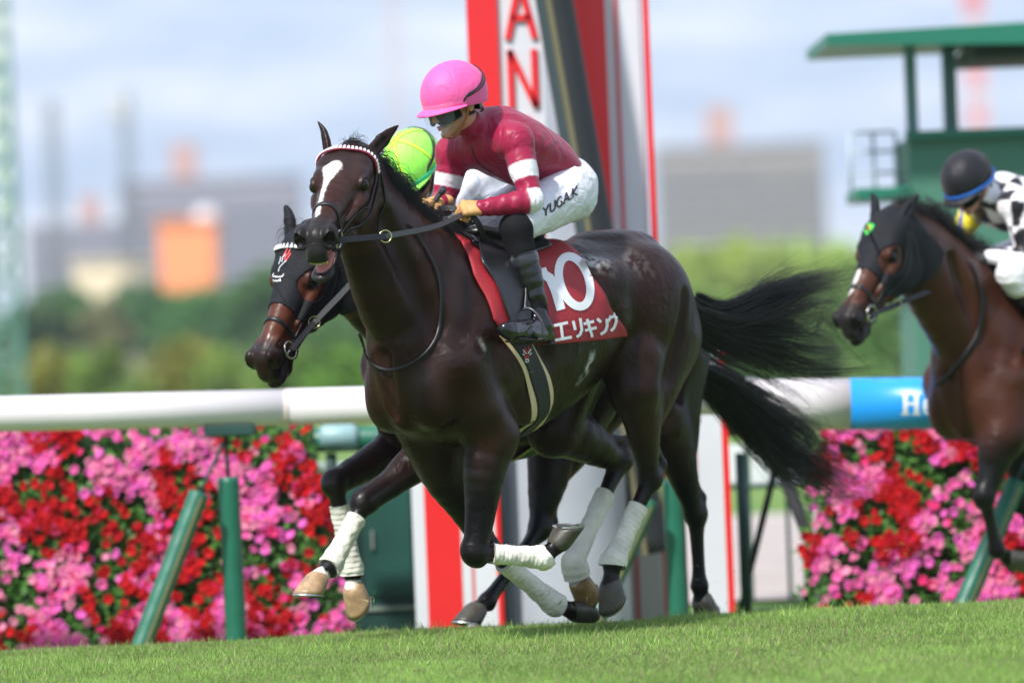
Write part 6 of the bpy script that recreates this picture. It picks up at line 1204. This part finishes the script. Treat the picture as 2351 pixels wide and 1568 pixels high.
# ---------------------------------------------------------------- the bay horse at the right edge
H3 = Frame(2310, 640, 28.3, 50, -.20); h3 = H3.hp
p3 = h3(2030, 492, .02); hd3 = headframe(H3, p3, 50, 51, sc=1.05, ws=1.05)
loc1 = lambda k: P1[k]
P3 = dict(neck=[(.16, 0, 1.30, .31, .66), (.32, 0, 1.43, .275, .58), tuple(lerp((.30, 0, 1.42), p3, .36)) + (.235, .56), tuple(lerp((.30, 0, 1.42), p3, .62)) + (.195, .56), tuple(lerp((.30, 0, 1.42), p3 - [0, 0, .05], .82)) + (.155, .62), tuple(p3 - np.array([.03, 0, .10])) + (.12, .75)],
    head=hd3, mouth=.003, earL=(-.10, .03, .125), earR=(-.02, -.02, .14), earopen=((.5, .75, -.2), (.7, -.5, 0)),
    nf=(h3(2302, 1000, .17), h3(2260, 1140, .14), h3(2288, 1262, .14), h3(2318, 1282, .15), np.array([-.3, 0, -1.])),
    ff=(h3(2350, 1010, -.15), h3(2345, 1150, -.15), h3(2400, 1275, -.13), h3(2425, 1290, -.13), np.array([-.3, 0, -1.])),
    nh=P1['nh'][:4] + (P1['nh'][4],), fh=P1['fh'], coat=np.array([.036, .0115, .0062]), coat2=np.array([.075, .022, .010]), face=np.array([.085, .026, .013]), mat=coat_mat('bay_coat', .4),
    blaze=[(.30, -.03), (.30, -.005), (.34, .0), (.42, -.005), (.45, -.02), (.42, -.03), (.36, -.035)], hoofmat=[hoofm('hoof_dark', 0)] * 4, bandage=[0, 0, 0, 0], legdark=1.0, legtop=.92, res=.012, hres=.006)
root3, body3, S3, V3, Q3 = build_horse(H3, 'bay racehorse in a black hood with a green badge, cut by the right edge', P3)
ho3, SH3 = hood(root3, hd3, V3, Q3, .30, hm, .066, ears=(P3['earL'], P3['earR'])); br3 = bridle(root3, S3, hd3, H3, STRAPS)
px_strokes(H3, SH3, [[(1985, 517), (1998, 516), (2006, 518), (2000, 528), (1992, 538), (1986, 528)], [(1990, 522), (1998, 524)]], 5, 'emblem', mat('emblem_green', (.05, .55, .08), .6), ho3, .004); px_strokes(H3, SH3, [[(1992, 520), (1999, 521), (1993, 531)]], 4.5, 'emblem', mat('emblem_orange', (.75, .35, .06), .6), ho3, .0055)
P_, N_ = [], []
for q in spline(np.array([(2225, 600), (2245, 650), (2252, 710), (2240, 770), (2205, 830), (2170, 868), (2150, 880)], float), 5): a, b = cast_px(H3, S3, q[0], q[1], .008, 0.1); P_.append(a); N_.append(b)
V, Fa = strap(np.array(P_), np.array(N_), .022, .006); link('neck_strap', mesh('neck_strap', V, Fa), LEATHER, root3)
mane(root3, P3['neck'], 6, 3000, .19, (-.5, .05, .95)); drape('saddlecloth', S3, [(.03, 0), (.03, .8), (.04, 1.5)], [(-.75, 0), (-.72, .8), (-.68, 1.5)], RDC, root3, 20, 40); loop('girth', S3, -.22, .12, 1.4, 2 * math.pi - 1.4, mat('girth_black', 0), root3, .010, .006)
drape('saddle', S3, [(-.03, 0), (-.04, .5), (-.14, 1.3)], [(-.47, 0), (-.44, .4), (-.26, 1.3)], sad_m, root3, 12, 30, .02, .01)
hair_guides([[(-1.40, 0, 1.38), (-1.6, 0, 1.42), (-1.9, 0, 1.38), (-2.2, 0, 1.3)], [(-1.40, 0, 1.34), (-1.6, 0, 1.34), (-1.9, 0, 1.2), (-2.15, 0, 1.0)]], 700, .0018, .05, 13, 'tail', HAIR, root3)
J3h = headframe(H3, h3(2220, 418, .0), 46, 38)
def paint3(V, c, cen, A):
    d = unit(A['neckb'] - A['pelvis']); al = V @ d; a1 = unit(np.cross(d, (0, 1, 0))); k = (np.floor(al / .10) + np.floor((V[:, 1] + .3) / .10) + np.floor((V @ a1) / .12)) % 2; c[k > .5] = (.012, .010, .013)
    for s in ('F', 'N'):
        t, w, e = cen[s + 'u']; m = (w > .25) & (e < .085) & (t > .25) & (V[:, 1] * (1 if s == 'N' else -1) > .08); m &= (s == 'F'); c[m] = (.72, .60, .03); st = m & (np.abs((V[:, 1] * 14) % 1 - .5) < .16); c[st] = (.02, .06, .40)
        t, w, e = cen[s + 'l']; m = (t > .12) & (e < .06) & (s == 'F'); c[m] = (.72, .60, .03); st = m & (np.abs((V[:, 2] * 14) % 1 - .5) < .18); c[st] = (.02, .06, .40)
    return c
J3 = dict(id='checks', head=J3h, longcuff=True, pelvis=h3(2425, 540, 0), waist=h3(2375, 490, 0), chest=h3(2305, 462, 0), neckb=h3(2262, 446, 0), shN=h3(2330, 472, .17), shF=h3(2238, 472, -.16), elN=h3(2360, 590, .24), elF=h3(2196, 560, -.22), wrN=h3(2270, 590, .10), wrF=h3(2190, 590, -.06),
          hipN=h3(2450, 560, .11), hipF=h3(2420, 560, -.11), knN=h3(2322, 628, .22), knF=h3(2272, 605, -.18), anN=h3(2425, 785, .27), anF=h3(2330, 770, -.27), toeN=h3(2350, 790, .31), toeF=h3(2270, 780, -.30),
          handN=((-1, -.15, .02), (.1, -.75, .65), (0, .6, .8)), handF=((-.75, -.6, -.05), (-.2, -.25, .95), (.6, -.7, .2)), jcol=(.78, .76, .80), bcol=(.80, .78, .84), gcol=(.03, .03, .035), hcol=(.006, .006, .010), rimcol=(.01, .13, .55), jpaint=paint3, res=.009, hres=.005, cuff=.12)
jr3, SB3, held3 = jockey(H3, 'jockey in blue rimmed black cap and black and white checked silks at the right', J3)
reins(H3, root3, hd3, S3, held3)
# grass thrown up by the hooves
def thrown_grass():
    g = np.random.default_rng(21); P = []; 
    for (px, py, n, sx, sy, d) in ((2075, 1300, 46, 34, 40, 27.0), (2150, 1250, 14, 60, 60, 27.2), (1350, 1385, 16, 26, 16, 24.6), (860, 1385, 12, 14, 18, 24.3), (1660, 1330, 8, 30, 50, 25.5)):
        for _ in range(n): P.append(W(px + g.normal(0, sx), py + g.normal(0, sy), d + g.normal(0, .15)))
    P = np.array(P); P = P[P[:, 2] > .0]; n = len(P); c = np.where(g.random((n, 1)) < .45, [[.45, .40, .20]], [[.16, .30, .05]]); V, Q, cc = leaf_cloud(P, g.normal(0, 1, (n, 3)), g.uniform(.008, .042, n), g, c); V = V.reshape(n, 4, 3); m = V.mean(1, keepdims=True); V[:, 1] = V[:, 1] * .25 + ((V[:, 0] + V[:, 2]) / 2) * .75; V[:, 3] = V[:, 3] * .25 + ((V[:, 0] + V[:, 2]) / 2) * .75
    link('thrown_grass', mesh('thrown_grass', V.reshape(-1, 3), Q, cc), MT['grass_blade'], smooth=False, kind='stuff', label='loose grass blades thrown up by the hooves above the turf', cat='thrown grass')
thrown_grass()
# name on the breeches of the leading jockey
FI = mat('print_black', (.012, .012, .014), .6)
def word(fr, S, txt, p0, ang, hgt, w, mt_, parent, gap=.22, skew=0):
    G = dict(Y=[[(0, 1), (.35, .5), (.7, 1)], [(.35, .5), (.35, 0)]], U=[[(0, 1), (0, .25), (.15, .03), (.45, .03), (.6, .25), (.6, 1)]], G=[[(.62, .85), (.4, 1), (.12, .88), (0, .5), (.12, .12), (.4, 0), (.62, .1), (.62, .45), (.4, .45)]], A=[[(0, 0), (.35, 1), (.7, 0)], [(.13, .35), (.57, .35)]], K=[[(0, 0), (0, 1)], [(.55, 1), (.05, .48), (.6, 0)]], **{'.': [[(.0, -.02), (.0, .16)]]})
    x = 0; out_ = []; wd_ = dict(Y=.7, U=.6, G=.64, A=.7, K=.6); wd_['.'] = .05
    for ch in txt:
        for s in G[ch]: out_.append([(p0[0] + (math.cos(ang) * (x + a) + math.sin(ang) * -b * 0 + skew * b) * hgt - math.sin(ang) * b * hgt * -1 * 0, p0[1] - math.sin(ang) * (x + a) * hgt - b * hgt) for a, b in s])
        x += wd_[ch] + gap
    px_strokes(fr, S, out_, w, 'print_lettering', mt_, parent, .0035, 1.6)
word(H1, SB1, 'YUGA.K', (1246, 500), math.radians(33), 22, 3.6, FI, [c for c in jr1.children if c.name.startswith('breeches')][0], .20, .0)
